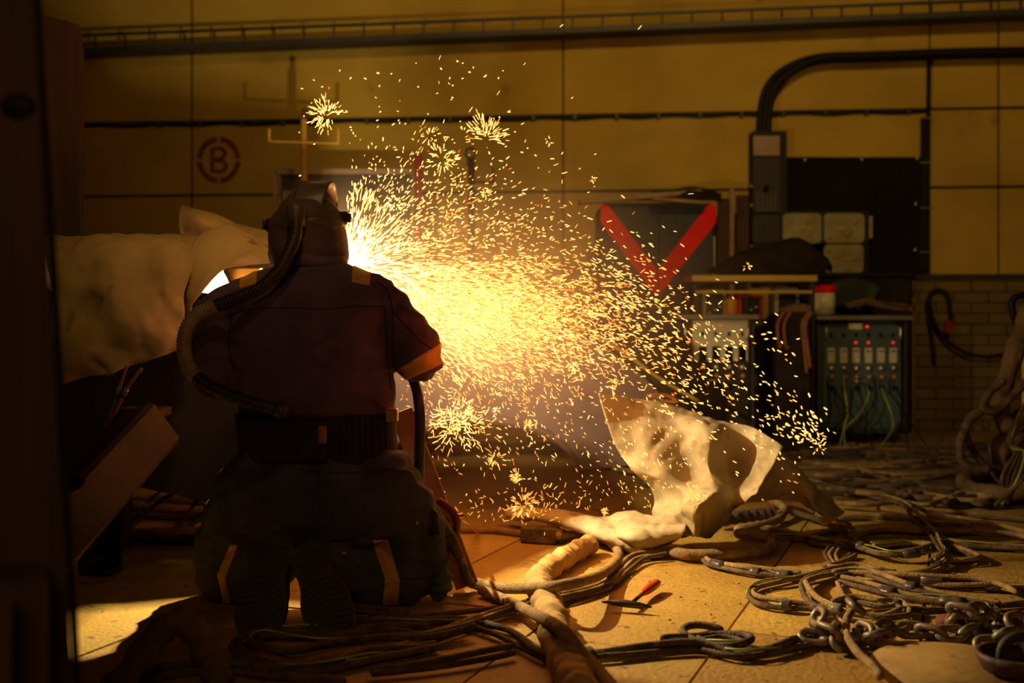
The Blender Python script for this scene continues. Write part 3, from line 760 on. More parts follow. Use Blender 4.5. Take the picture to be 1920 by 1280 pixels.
m = MB(); m.prism([P(60, 868, 4.02), P(225, 905, 4.02), P(420, 948, 4.02), P(540, 968, 4.02), P(540, 960, 4.02), P(60, 860, 4.02)], (0, .5, 0)); m.build('bottom_flange', 'steel', t)
for x in (-1.55, -1.0):
    m = MB(); m.box((x, 4.42, .15), (.12, .12, .34)); m.build('support_block', 'rust', t)

# front canvas blanket
rows = [
 [P(70, 452, 4.35), P(130, 446, 4.33), P(200, 440, 4.3), P(265, 443, 4.3), P(325, 445, 4.3), P(392, 455, 4.28)],
 [P(75, 440, 4.15), P(130, 436, 4.12), P(195, 430, 4.1), P(262, 434, 4.1), P(325, 435, 4.1), P(388, 446, 4.1)],
 [P(80, 470, 3.93), P(140, 462, 3.9), P(200, 455, 3.88), P(265, 456, 3.9), P(320, 462, 3.9), P(372, 480, 3.93)],
 [P(90, 540, 3.82), P(145, 530, 3.80), P(205, 525, 3.76), P(262, 525, 3.82), P(310, 530, 3.80), P(350, 545, 3.86)],
 [P(95, 610, 3.76), P(150, 600, 3.80), P(205, 595, 3.74), P(258, 595, 3.76), P(305, 590, 3.80), P(346, 600, 3.84)],
 [P(100, 670, 3.74), P(155, 660, 3.72), P(210, 650, 3.76), P(260, 640, 3.76), P(305, 632, 3.78), P(346, 632, 3.83)],
 [P(105, 724, 3.74), P(155, 712, 3.76), P(210, 698, 3.74), P(262, 683, 3.80), P(305, 668, 3.80), P(346, 654, 3.83)]]
m = MB(); m.grid(rows, .008, 13, .018, 4.2, 1, ridge=.020)
tag(m.build('welding_blanket', 'blanket'), 'wide tan canvas blanket draped over the front of the dark workpiece', 'blanket')
# canopy fold with lit opening
rows = [
 [P(349, 590, 3.93), P(349, 545, 3.93), P(352, 490, 3.96), P(366, 455, 4.02), P(385, 438, 4.1), P(420, 428, 4.2)],
 [P(352, 592, 3.90), P(358, 545, 3.88), P(370, 495, 3.90), P(392, 455, 3.97), P(425, 428, 4.06), P(450, 436, 4.16)],
 [P(362, 568, 3.88), P(380, 530, 3.86), P(400, 495, 3.88), P(425, 465, 3.94), P(455, 444, 4.03), P(480, 450, 4.14)],
 [P(378, 545, 3.88), P(400, 518, 3.86), P(425, 492, 3.88), P(455, 474, 3.93), P(485, 458, 4.02), P(510, 462, 4.12)],
 [P(392, 527, 3.88), P(415, 506, 3.86), P(445, 492, 3.87), P(478, 478, 3.92), P(510, 470, 4.0), P(530, 475, 4.1)],
 [P(400, 515, 3.90), P(425, 500, 3.88), P(460, 497, 3.88), P(495, 496, 3.92), P(522, 492, 3.98), P(540, 492, 4.08)]]
m = MB(); m.grid(rows, .007, 8, .010, 6, 3, keepz=False)
tag(m.build('folded_blanket', 'blanket'), 'arched tan canvas fold over the bright opening beside the welder hood', 'blanket')
rows = [[P(349, 655, 3.98), P(352, 640, 4.02), P(370, 625, 4.08), P(400, 600, 4.15)],
        [P(350, 600, 3.99), P(368, 575, 4.05), P(392, 570, 4.12), P(420, 575, 4.2)],
        [P(368, 555, 4.0), P(392, 535, 4.08), P(405, 540, 4.15), P(424, 555, 4.22)],
        [P(400, 512, 4.02), P(416, 506, 4.1), P(420, 512, 4.18), P(430, 530, 4.25)]]
m = MB(); m.grid(rows, .006, 7, .006, 8, 5, keepz=False)
tag(m.build('inner_cloth', 'blanket_in'), 'pale cloth lining lit white inside the canvas opening', 'cloth')
rows = [[P(425, 503, 4.3), P(455, 503, 4.25), P(492, 503, 4.2)], [P(432, 520, 4.3), P(462, 525, 4.24), P(495, 530, 4.2)], [P(440, 560, 4.3), P(470, 560, 4.25), P(505, 560, 4.2)]]
m = MB(); m.grid(rows, .006, 6, .006, 8, 6, keepz=False)
tag(m.build('orange_cloth', 'orangecloth'), 'orange cloth glowing inside the canvas opening above the left shoulder', 'cloth')
rows = [[P(340, 384, 4.45), P(372, 398, 4.42), P(410, 408, 4.42), P(455, 424, 4.42), P(515, 440, 4.4)],
        [P(338, 405, 4.38), P(372, 415, 4.34), P(412, 428, 4.34), P(455, 446, 4.34), P(515, 462, 4.34)],
        [P(338, 440, 4.36), P(372, 445, 4.38), P(412, 445, 4.42), P(455, 462, 4.4), P(515, 476, 4.34)]]
m = MB(); m.grid(rows, .008, 9, .012, 6, 8, keepz=False)
tag(m.build('blanket_flap', 'blanket'), 'stiff canvas corner sticking up behind the arched fold', 'blanket')

# brace tube, thin leads
t = thing('brace_beam', V((-1.55, 3.1, 0)), 'rusty square steel brace leaning against the workpiece beside the left post', 'beam')
A = P(60, 1045, 3.15); B = P(283, 800, 3.75); A.z = max(A.z, .09)
m = MB(); m.beam(A, B, .165, .165, up=(-.55, -.25, 1)); m.build('square_tube', 'rust', t)
m = MB(); d = (B-A).normalized(); c = P(137, 905, 3.08); m.cyl(c+V((0, .03, 0)), c+V((0, -.004, 0)), .022, 18); m.build('hole', 'black', t)
m = MB(); m.box(P(270, 772, 3.80), (.15, .12, .03)); m.build('head_plate', 'rust', t)
for k, (pts, lb) in enumerate((([(238, 685), (226, 720), (212, 765), (195, 806)], 'left thin red lead taped below the canvas edge'), ([(266, 690), (240, 725), (222, 760), (200, 804)], 'right thin red lead crossing below the canvas edge'))):
    t = thing('thin_lead', P(200, 800, 3.6), lb, 'cable', 'thin red leads under the blanket')
    Q = [P(x, y, 3.66) for x, y in pts]
    m = MB(); m.tube([V(p) for p in spline(Q, 6)], .006, 8); m.build('wire', 'copper', t)
    m = MB(); q = Q[1].lerp(Q[2], .1); r = Q[1].lerp(Q[2], .55); m.tube([q, q.lerp(r, .5), r], .0085, 8); m.build('tape_band', 'tape2', t)

# ------------------------------------------------------------------ posts at the left edge
m = MB(); m.prism([P(-260, -60, 1.62), P(58, -60, 1.62), P(143, 1400, 1.62), P(-260, 1400, 1.62)], (0, .16, 0))
t = thing('foreground_post', V((-1.1, 1.7, 0)), 'broad brown post filling the left edge of the view', 'post')
m = MB()
za, zb = 1.36, 0.0
def lx(z): # right edge x on the leaning line at depth 1.62
    py = HY-(z-CZ)*F/1.62; return (58+(py+60)*85/1460-960)*1.62/F
q_ = 1.79/1.62*1.02; m.add([(-1.15, 1.62, 2.2), (lx(2.2), 1.62, 2.2), (lx(0), 1.62, 0), (-1.15, 1.62, 0), (-1.2, 1.79, 2.2), (lx(2.2)*q_, 1.79, 2.2), (lx(0)*q_, 1.79, 0), (-1.2, 1.79, 0)], [(0, 3, 2, 1), (4, 5, 6, 7), (0, 1, 5, 4), (3, 7, 6, 2), (1, 2, 6, 5), (0, 4, 7, 3)], False); m.build('post', 'wood', t)
m = MB(); m.prism([(lx(2.2)-.004, 1.632, 2.2), (lx(2.2)+.008, 1.632, 2.2), (lx(0)+.008, 1.632, 0), (lx(0)-.004, 1.632, 0)], (-.012, .03, 0)); m.build('edge_strip', 'black', t)
m = MB(); c = P(33, 200, 1.62); m.ball(c, (.026, .01, .018)); m.build('knot', 'black', t)
t = thing('timber_block', V((-1.0, 1.45, 0)), 'dark square timber end at the bottom left in front of the post', 'timber block')
zt = P(0, 1112, 1.45).z
m = MB(); m.prism([(-.86, 1.35, 0), (P(92, 0, 1.5).x, 1.50, 0), (P(88, 0, 1.6).x, 1.6, 0), (-.86, 1.6, 0)], (0, 0, P(0, 1105, 1.45).z)); m.build('block', 'wood', t)
m = MB(); m.prism([(-.86, 1.34, 0), (P(22, 0, 1.4).x, 1.40, 0), (P(22, 0, 1.45).x, 1.43, 0), (-.86, 1.43, 0)], (0, 0, P(0, 1120, 1.4).z)); m.build('side_board', 'wood', t)
m = MB()
zt1, zt2 = P(66, 20, 4.15).z, P(150, 46, 4.55).z
A0, B0, C0 = P(60, 0, 4.15), P(150, 0, 4.55), P(158, 0, 5.0)
m.prism([V((A0.x-.3, A0.y-.15, 0)), V((B0.x, B0.y, 0)), V((C0.x, C0.y, 0)), V((A0.x-.3, 5.0, 0))], (0, 0, 2.02))
m2 = m.build('timber_column', 'wood'); tag(m2, 'brown timber column standing behind the canvas blanket at the left', 'column')
me = m2.data
for v in me.vertices:
    if v.co.z > 1: v.co.z = P(0, 46, 4.55).z

# ------------------------------------------------------------------ arched steel section behind the sparks
t = thing('steel_arch', V((0.1, 6.6, 0)), 'large arched grey steel section standing on the floor behind the sparks', 'steel section')
prof = [(690, 600), (800, 585), (960, 590), (1120, 640), (1200, 700), (1260, 760), (1300, 820), (1300, 862), (1180, 872), (1085, 881), (1072, 860), (1050, 836), (1010, 812), (950, 796), (880, 790), (820, 800), (760, 822), (720, 850), (700, 884), (640, 886), (640, 700)]
pp = [P(x, y, 6.62) for x, y in prof]
m = MB(); m.prism(pp[::-1], (0, .03, 0)); m.build('face_plate', 'purple', t)
arch = [(1085, 881), (1072, 860), (1050, 836), (1010, 812), (950, 796), (880, 790), (820, 800), (760, 822), (720, 850), (700, 884)]
q = spline(arch, 4)
m = MB(); n = len(q); vs = []
for x, y in q: 
    b = P(x, y, 6.62); vs += [b+V((0, -.06, 0)), b+V((0, .75, 0)), b+V((0, .75, .05)), b+V((0, -.06, .05))]
fs = []
for i in range(n-1):
    for j in range(4): fs.append((4*i+j, 4*i+(j+1) % 4, 4*i+4+(j+1) % 4, 4*i+4+j))
fs += [(0, 1, 2, 3), tuple(4*(n-1)+j for j in (3, 2, 1, 0))]
m.add(vs, fs); m.build('arch_flange', 'purple', t)
m = MB(); m.tube([V(p) for p in spline([P(x, y, 6.58) for x, y in ((1110, 628), (1170, 660), (1230, 705), (1310, 752))], 5)], .012, 8); m.build('painted_highlight', 'yellowmetal', t)  # painted edge highlight, modelled as a bright yellow strip along the slope
m = MB(); m.box(P(960, 802, 6.9), (.12, .05, .05)); m.build('spacer_block', 'cream', t)
m = MB(); m.grid([[P(1085, 700, 6.9), P(1150, 615, 6.9), P(1230, 620, 6.9), P(1290, 690, 6.9)], [P(1085, 730, 6.75), P(1150, 700, 6.75), P(1230, 700, 6.75), P(1290, 730, 6.75)], [P(1085, 830, 6.7), P(1150, 830, 6.7), P(1230, 830, 6.7), P(1290, 830, 6.7)]], .02, 6, .03, 5, 9)
tag(m.build('dark_tarpaulin', 'dark'), 'dark sheet bunched behind the upright leather cloth and the sparks', 'cloth')

# ------------------------------------------------------------------ leather cloth in the light
rows = [
 [P(1130, 738, 4.40), P(1200, 745, 4.50), P(1270, 758, 4.56), P(1335, 780, 4.56), P(1400, 797, 4.50), P(1466, 832, 4.36)],
 [P(1140, 790, 4.42), P(1208, 795, 4.46), P(1278, 805, 4.48), P(1336, 812, 4.38), P(1384, 842, 4.50), P(1450, 862, 4.32)],
 [P(1158, 845, 4.42), P(1225, 850, 4.40), P(1288, 860, 4.44), P(1332, 866, 4.37), P(1378, 884, 4.50), P(1430, 894, 4.28)],
 [P(1190, 890, 4.40), P(1243, 893, 4.34), P(1298, 896, 4.38), P(1345, 905, 4.30), P(1380, 915, 4.40), P(1408, 926, 4.24)],
 [P(1222, 932, 4.44), P(1262, 935, 4.34), P(1302, 932, 4.18), P(1342, 925, 4.14), P(1366, 945, 4.34), P(1388, 955, 4.42)],
 [P(1218, 962, 4.46), P(1250, 966, 4.28), P(1288, 958, 4.12), P(1312, 962, 4.10), P(1342, 980, 4.28), P(1364, 986, 4.40)],
 [P(1225, 1010, 4.40), P(1255, 1012, 4.36), P(1285, 1010, 4.22), P(1306, 1008, 4.16), P(1328, 1012, 4.28), P(1340, 1014, 4.36)]]
m = MB(); m.grid(rows, .005, 13, .010, 5.5, 2, ridge=.017)
t = thing('leather_cloth', P(1200, 1000, 4.3), 'stiff pale leather welding cloth standing crumpled on the lit floor', 'cloth')
m.build('upright_sheet', 'tarp', t)
rows = [
 [P(1455, 838, 4.62), P(1495, 868, 4.66), P(1525, 898, 4.68), P(1556, 922, 4.68), P(1583, 950, 4.66)],
 [P(1438, 880, 4.48), P(1478, 890, 4.62), P(1512, 915, 4.52), P(1545, 938, 4.58), P(1582, 962, 4.56)],
 [P(1415, 915, 4.50), P(1458, 922, 4.62), P(1502, 935, 4.60), P(1530, 950, 4.46), P(1572, 970, 4.50)],
 [P(1400, 945, 4.62), P(1450, 945, 4.66), P(1496, 950, 4.66), P(1524, 962, 4.50), P(1560, 976, 4.48)]]
m = MB(); m.grid(rows, .005, 11, .010, 7, 12, ridge=.018); m.build('rear_lobe', 'tarp', t)
rows = [
 [P(1104, 972, 4.52), P(1140, 962, 4.50), P(1180, 960, 4.46), P(1230, 962, 4.40), P(1290, 966, 4.30)],
 [P(1100, 985, 4.42), P(1140, 985, 4.36), P(1180, 976, 4.30), P(1230, 985, 4.24), P(1285, 990, 4.16)],
 [P(1110, 998, 4.40), P(1140, 1006, 4.30), P(1185, 1004, 4.20), P(1225, 1004, 4.20), P(1275, 1010, 4.18)],
 [P(1150, 1018, 4.34), P(1172, 1022, 4.30), P(1200, 1020, 4.20), P(1232, 1020, 4.22), P(1260, 1028, 4.28)],
 [P(1165, 1028, 4.36), P(1180, 1032, 4.33), P(1200, 1034, 4.28), P(1222, 1034, 4.28), P(1250, 1032, 4.3)]]
m = MB(); m.grid(rows, .005, 12, .008, 8, 22, ridge=.014); m.build('front_flap', 'tarp', t)
m = MB(); pts = [P(972, 963, 4.68), P(1010, 964, 4.62), P(1060, 972, 4.54), P(1105, 984, 4.46), P(1150, 1000, 4.36), P(1178, 1012, 4.33)]
for p in pts: p.z = max(p.z, .035)
pts = [V(p) for p in spline(pts, 5)]
m.rtube(pts, [.060+.03*i/len(pts) for i in range(len(pts))], 18, rr=[.026+.012*math.sin(i*.9)*.3+.012*i/len(pts) for i in range(len(pts))], up=(0, 0, 1))
me = fuse(m, .006, 2); wrinkle(me, lambda p: .006*noise.noise(p*14)+.003*noise.noise(p*40)); link('rolled_edge', me, 'tarp', t)
m = MB(); m.tube([V(p) for p in spline([P(1218, 742, 4.52), P(1250, 741, 4.54), P(1270, 752, 4.55), P(1240, 750, 4.54)], 5)], .008, 8); tag(m.build('pipe_stub', 'brass'), 'small bright metal pipe end behind the top edge of the leather cloth', 'pipe')

# ------------------------------------------------------------------ cables on the floor
def gpts(px, z=0.0): return [G(x, y, z) for x, y in px]
rb = random.Random(21)
def bundle(px, n, r, label, spread=None, tapes=(), earth=True, mt=None, seed=None, zbase=0.0, name='cable_bundle', group=None, sub=7, hump=0.0):
    rr = random.Random(seed if seed is not None else rb.random())
    spread = r*2.15 if spread is None else spread
    base = [V(p) for p in spline([G(x, y, r) for x, y in px], sub)]
    N_ = len(base)
    def frame(i):
        d = (base[min(i+1, N_-1)]-base[max(i-1, 0)]); d.z = 0
        d = d.normalized() if d.length > 1e-6 else V((1, 0, 0)); return V((-d.y, d.x, 0))
    if n == 1 and not earth and not tapes:
        for i, p in enumerate(base): p.z = r+.001+zbase+hump*max(0, noise.noise(p*3))
        m = MB(); m.rtube(base, r, 9)
        return tag(m.build(name, mt or 'cable'), label, 'cable', group)
    t = thing(name, V((base[0].x, base[0].y, 0)), label, 'cable', group)
    offs = [((k-(n-1)/2)*spread, rr.uniform(0, 6), rr.uniform(.6, 1.3)) for k in range(n)]
    for k in range(n):
        o, ph, fr = offs[k]; pts = []
        for i, p in enumerate(base):
            s_ = o*(1+.25*math.sin(i*.13*fr+ph))+spread*.35*math.sin(i*.21*fr+ph)
            lift = r*(.9+.9*math.sin(i*.17*fr+ph+2))*(1 if k % 2 else .15)
            q = p+frame(i)*s_; q.z = r+.001+zbase+max(0, lift)+hump*max(0, noise.noise(p*3)); pts.append(q)
        m = MB(); m.rtube(pts, r*rr.uniform(.85, 1.1), 8)
        m.build('cable', (mt or ('cable' if k % 3 else 'cable2')), t)
    if earth:
        pts = []; ph = rr.uniform(0, 6)
        for i, p in enumerate(base):
            s_ = spread*(.35*n)*math.sin(i*.19+ph); q = p+frame(i)*s_; q.z = 1.7*r+zbase+r*1.5*math.sin(i*.17+ph)+hump*max(0, noise.noise(p*3)); pts.append(q)
        m = MB(); m.tube(pts, r*.30, 6); m.build('earth_wire', 'earth', t)
    for f_ in tapes:
        i = int(f_*(N_-1)); i = max(2, min(N_-4, i))
        pts = [base[j].copy() for j in (i-1, i, i+1, i+2)]
        for p in pts: p.z = r*1.7+zbase
        m = MB(); m.tube(pts, spread*n*.5+r*.3, 12, rr=r*1.75, up=(0, 0, 1)); m.build('tape_band', 'tape2' if f_ in (.22, .78) else 'tape', t)
    return t
r1 = .0092
bundle([(1940, 1108), (1880, 1104), (1800, 1100), (1720, 1092)], 2, r1, 'two taped cables running off the right edge above the chain end', tapes=(.4,))
bundle([(1767, 1055), (1742, 1071), (1680, 1080), (1617, 1067), (1570, 1069), (1476, 1089), (1423, 1099), (1407, 1114), (1426, 1130), (1470, 1139), (1520, 1142), (1565, 1150)], 2, r1, 'twin cables forming the wide left loop on the lit floor', tapes=(.82, .2))
bundle([(1907, 1120), (1851, 1103), (1726, 1094), (1648, 1085), (1585, 1080), (1538, 1086), (1510, 1099), (1504, 1111), (1520, 1133), (1557, 1149), (1601, 1158), (1657, 1166), (1695, 1161)], 2, r1, 'taped cables of the inner loop just above the chain', tapes=(.78, .15, .25), zbase=.012)
bundle([(1563, 1139), (1601, 1133), (1648, 1141), (1680, 1139), (1695, 1152), (1692, 1161)], 2, .008, 'short cable bight ending over the middle of the chain', tapes=(.6,), zbase=.008)
bundle([(1582, 1089), (1620, 1099), (1680, 1114), (1735, 1124), (1835, 1136), (1867, 1152), (1914, 1171), (1940, 1186)], 3, .008, 'three taped cables running diagonally down to the right edge', tapes=(.25, .5, .72))
bundle([(1564, 1083), (1607, 1080), (1632, 1086), (1680, 1102), (1720, 1111), (1800, 1126), (1870, 1139)], 2, r1, 'cables with a bright silver tape band in the middle of the floor loops', tapes=(.22, .62), zbase=.01, earth=False)
bundle([(1570, 1092), (1586, 1124), (1607, 1149)], 1, .008, 'single brown cable running down inside the loops', earth=False, zbase=.0)
bundle([(1320, 1046), (1336, 1058), (1395, 1071), (1439, 1077), (1495, 1083)], 2, .009, 'taped twin cable end lying alone on the open floor plate', tapes=(.3, .62, .86))
bundle([(1426, 992), (1461, 996), (1514, 1014), (1545, 1021), (1595, 1024), (1632, 1024), (1726, 1019), (1757, 1021), (1851, 1027), (1940, 1024)], 3, r1, 'long cable bundle with tapes crossing from the leather cloth to the right edge', tapes=(.27, .52), hump=.01)
bundle([(1451, 1018), (1507, 1017), (1560, 1006), (1589, 1003), (1598, 1021), (1620, 1036), (1664, 1049), (1726, 1046), (1748, 1036), (1736, 1027), (1695, 1024), (1632, 1033)], 2, r1, 'looped twin cables with tape in the middle of the tangle', tapes=(.42, .6), zbase=.014)
bundle([(1576, 971), (1632, 971), (1707, 977), (1757, 983), (1807, 983), (1812, 992), (1760, 1002), (1650, 1000), (1600, 1012)], 2, r1, 'bent cable pair with bright green wire beside the rear leather lobe')
bundle([(1654, 942), (1695, 958), (1720, 986), (1748, 1017), (1760, 1042), (1767, 1055), (1751, 1067)], 2, .008, 'cable wound with yellow green wire crossing over the other bundles', zbase=.03)
bundle([(1940, 1016), (1895, 1008), (1820, 1005), (1764, 1008), (1760, 1017), (1790, 1023), (1914, 1030), (1940, 1031)], 2, r1, 'cable hairpin open to the right edge of the floor', zbase=.006)
bundle([(1720, 932), (1736, 942), (1789, 949), (1820, 942)], 2, .008, 'short shallow cable arc on the floor in front of the dark tangle')
bundle([(1782, 1027), (1807, 1036), (1832, 1052), (1789, 1055), (1773, 1049)], 2, .009, 'pointed brown cable loop right of the tangle', earth=False)
bundle([(1648, 952), (1711, 961), (1789, 971), (1851, 980), (1901, 992), (1940, 1002)], 1, .013, 'single thick hose running to the right edge behind the tangle', earth=False)
bundle([(1700, 955), (1789, 965), (1860, 970), (1940, 978)], 2, .007, 'thin cable pair with orange spot near the right edge', earth=False)
bundle([(1564, 1024), (1556, 1040), (1567, 1058)], 3, .007, 'short frayed cable tuft in the middle of the lit floor')
bundle([(1598, 1040), (1575, 1056), (1552, 1068), (1580, 1072)], 2, .008, 'short cable elbow below the frayed tuft', earth=False)
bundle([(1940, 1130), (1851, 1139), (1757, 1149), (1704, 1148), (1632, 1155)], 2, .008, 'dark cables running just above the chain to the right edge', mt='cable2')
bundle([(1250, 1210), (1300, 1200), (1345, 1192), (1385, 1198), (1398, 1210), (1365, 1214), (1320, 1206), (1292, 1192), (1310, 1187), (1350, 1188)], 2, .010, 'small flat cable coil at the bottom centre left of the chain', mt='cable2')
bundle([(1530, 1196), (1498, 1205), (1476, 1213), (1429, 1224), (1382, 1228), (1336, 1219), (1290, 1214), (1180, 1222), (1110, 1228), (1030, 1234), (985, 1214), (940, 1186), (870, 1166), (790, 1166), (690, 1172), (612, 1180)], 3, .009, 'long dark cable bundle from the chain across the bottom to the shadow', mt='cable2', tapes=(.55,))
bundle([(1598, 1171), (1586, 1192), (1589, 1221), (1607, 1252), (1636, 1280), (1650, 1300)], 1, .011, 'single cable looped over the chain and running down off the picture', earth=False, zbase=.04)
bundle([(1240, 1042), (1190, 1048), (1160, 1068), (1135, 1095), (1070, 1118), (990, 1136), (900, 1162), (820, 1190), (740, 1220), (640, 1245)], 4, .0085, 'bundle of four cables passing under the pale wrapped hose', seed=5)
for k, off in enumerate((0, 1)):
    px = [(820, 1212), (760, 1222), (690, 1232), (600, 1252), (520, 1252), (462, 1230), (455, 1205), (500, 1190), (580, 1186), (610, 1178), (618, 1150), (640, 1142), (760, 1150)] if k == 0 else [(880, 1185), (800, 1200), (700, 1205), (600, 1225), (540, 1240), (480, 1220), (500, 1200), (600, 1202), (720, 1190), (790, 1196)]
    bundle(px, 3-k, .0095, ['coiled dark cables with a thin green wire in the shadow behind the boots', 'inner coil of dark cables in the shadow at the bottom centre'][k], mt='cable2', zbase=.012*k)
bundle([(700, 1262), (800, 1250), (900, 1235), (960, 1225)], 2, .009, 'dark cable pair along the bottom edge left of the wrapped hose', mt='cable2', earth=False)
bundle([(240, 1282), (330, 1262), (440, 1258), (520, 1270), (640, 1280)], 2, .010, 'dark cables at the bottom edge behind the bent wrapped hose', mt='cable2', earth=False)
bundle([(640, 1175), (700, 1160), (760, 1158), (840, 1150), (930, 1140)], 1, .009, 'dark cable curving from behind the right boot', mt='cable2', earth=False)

def hose(px, r, label, mt='cable', z=None, name='hose', D=None, corr=None, par=None, cat='hose', seg=12, n=8):
    if D is None: pts = [G(x, y, r+.002+(z[i] if z else 0)) for i, (x, y) in enumerate(px)]
    else: pts = [P(x, y, D[i]) for i, (x, y) in enumerate(px)]
    pts = [V(p) for p in spline(pts, n)]
    m = MB(); m.rtube(pts, r, seg)
    o = m.build(name, mt, par)
    if label: tag(o, label, cat)
    return o
hose([(1262, 1034), (1300, 1040), (1382, 1036), (1432, 1031), (1449, 1018), (1430, 1004), (1385, 1000)], .021, 'thick brown hose bent into a hook below the leather cloth')
t = thing('corrugated_hose', G(1400, 990), 'curved brown hose with a ribbed end emerging behind the leather cloth', 'hose')
hose([(1384, 992), (1423, 986), (1458, 974), (1471, 955), (1458, 940)], .019, None, par=t, name='hose_tube', z=[0, 0, 0, .02, .05])
pts = [V(p) for p in spline([G(1458, 940, .07), G(1440, 930, .075), G(1415, 922, .08)], 14)]
m = MB(); m.tube(pts, [.024+(.005 if i % 4 < 2 else 0) for i in range(len(pts))], 12); m.build('ribbed_end', 'copper', t)
pts = [V(p) for p in spline([G(1450, 962, .04), G(1405, 966, .04), G(1350, 975, .04)], 14)]
m = MB(); m.tube(pts, [.024+(.005 if i % 4 < 2 else 0) for i in range(len(pts))], 12); tag(m.build('ribbed_coupling', 'cable2'), 'dark ribbed hose coupling in the shade of the leather cloth', 'hose coupling')
t = thing('brass_nozzle', G(1570, 985), 'brass coloured nozzle on a cable end beside the rear leather lobe', 'nozzle')
a, b, c = G(1540, 975, .03), G(1578, 983, .025), G(1596, 986, .022)
m = MB(); m.tube([a, a.lerp(b, .5), b, c], [.016, .022, .020, .012], 14); m.build('nozzle', 'brass', t)
m = MB(); m.tube([V(p) for p in spline([G(1490, 960, .03), G(1515, 968, .03), a], 6)], .013, 10); m.build('lead', 'cable2', t)
t = thing('torch_lead', G(1050, 1005), 'thick dark lead looping from the knee around to a box connector', 'cable')
hose([(842, 1040), (868, 1078), (905, 1095), (960, 1103), (1060, 1096), (1130, 1074), (1160, 1042), (1142, 1016), (1095, 1003), (1048, 1004)], .017, None, z=[.02, .0, .0, .02, .085, .03, 0, 0, 0, .015], par=t, name='lead', mt='cable', n=10)
a, b = G(980, 1000, .03), G(1046, 1004, .03)
m = MB(); m.beam(a, b, .075, .062); m.build('connector', 'cable2', t)
m = MB(); m.cyl(b+(a-b)*.1, b+(b-a)*.18, .028, 16); m.build('gland', 'cable2', t)
hose([(978, 999), (930, 993), (880, 992), (800, 990)], .014, None, par=t, name='lead_tail', mt='cable')
hose([(985, 993), (930, 985), (860, 988), (790, 982)], .012, 'brown hose running behind the box connector towards the knee')
hose([(905, 1107), (945, 1124), (1000, 1150), (1050, 1178), (1083, 1215), (1122, 1258), (1165, 1310)], .017, 'smooth brown hose lying over the wrapped hose down to the bottom edge', z=[0, .0, .03, .095, .05, .02, 0])
t = thing('wrapped_hose', G(1040, 1150), 'thick hose wrapped in pale leather running to the bottom centre', 'hose')
rp = [(1106, 1020), (1060, 1044), (1015, 1078), (1012, 1100), (1033, 1150), (1042, 1195), (1062, 1240), (1092, 1300)]
pts = [V(p) for p in spline([G(x, y, .040) for x, y in rp], 16)]
m = MB(); k = len(pts); m.rtube(pts[:46], [.036+.003*math.sin(i*.8)+(.004 if 40 < i else 0) for i in range(46)], 20)
me = fuse(m, .006, 2); wrinkle(me, lambda p: .0045*noise.noise(p*V((30, 30, 12)).x)+.003*noise.noise(p*45)+.003*math.sin((p.x*.8+p.y)*90)); link('upper_sleeve', me, 'wrap', t)
m = MB(); q = pts[38:]; m.rtube(q, [.043+.003*math.sin(i*.7) for i in range(len(q))], 20)
me = fuse(m, .006, 2); wrinkle(me, lambda p: .004*noise.noise(p*22)+.003*noise.noise(p*45)+.003*math.sin((p.x*.4+p.y)*80)); link('lower_sleeve', me, 'wrap', t)
# bent wrapped hose, out of focus at the bottom left
m = MB(); pts = [P(205, 1340, 2.55), P(262, 1235, 2.65), P(305, 1180, 2.75), P(345, 1168, 2.8), P(374, 1195, 2.78), P(392, 1240, 2.75), P(408, 1330, 2.7)]
for p in pts: p.z = max(p.z, .035)
pts = [V(p) for p in spline(pts, 8)]
m.rtube(pts, [.034+.004*math.sin(i*.9) for i in range(len(pts))], 16); me = fuse(m, .007, 2); wrinkle(me, lambda p: .006*noise.noise(p*20)+.003*noise.noise(p*50))
tag(link('bent_hose', me, 'rag'), 'brown wrapped hose bent into an arch at the bottom left', 'hose')
# under the workpiece
for k, (px, r, lb) in enumerate((([(150, 948), (240, 950), (340, 955), (470, 962)], .02, 'thicker pipe like cable behind the workpiece, the farther one'), ([(150, 968), (240, 966), (330, 970), (480, 972)], .014, 'cable behind the workpiece between two thicker ones'), ([(170, 1008), (250, 1000), (330, 998), (480, 992)], .022, 'thick dusty pipe on the floor under the workpiece, the nearest one'), ([(170, 925), (240, 927), (330, 936), (470, 948)], .02, 'farthest thick cable seen under the workpiece edge'))):
    hose(px, r, lb, mt='cable' if k != 1 else 'cable2')
for k, (px, lb) in enumerate((([(335, 905), (300, 940), (240, 980), (200, 1010)], 'dark lead hanging from the workpiece, leftmost'), ([(350, 920), (300, 960), (240, 990), (190, 1005)], 'dark lead hanging from the workpiece, second from the left'), ([(375, 935), (365, 965), (330, 990), (290, 1010), (330, 1012), (380, 990)], 'dark lead looping under the middle of the workpiece'), ([(398, 945), (390, 975), (350, 995), (345, 1010), (400, 1000), (440, 1000)], 'dark lead looping closest to the left knee'), ([(210, 1000), (280, 1015), (360, 1018), (430, 1008)], 'dark lead lying flat under the workpiece'))):
    pts = [G(x, y, .012) for x, y in px]
    if k < 4:
        D0 = 4.05; pts[0] = P(px[0][0], px[0][1]-8, D0+.2); pts[1].z += .05
    m = MB(); m.tube([V(p) for p in spline(pts, 7)], .010, 8); tag(m.build('hanging_lead', 'black'), lb, 'cable')
t = thing('electrode_holder', G(235, 1005), 'small electrode holder with an orange tip on the floor under the brace', 'tool')
m = MB(); m.tube([G(214, 985, .02), G(225, 998, .02), G(233, 1006, .02)], .012, 10); m.build('grip', 'cable2', t)
m = MB(); m.tube([G(233, 1001, .025), G(237, 1007, .025), G(240, 1012, .025)], .005, 8); m.build('tip', 'orange_knob', t)
rr = random.Random(5)
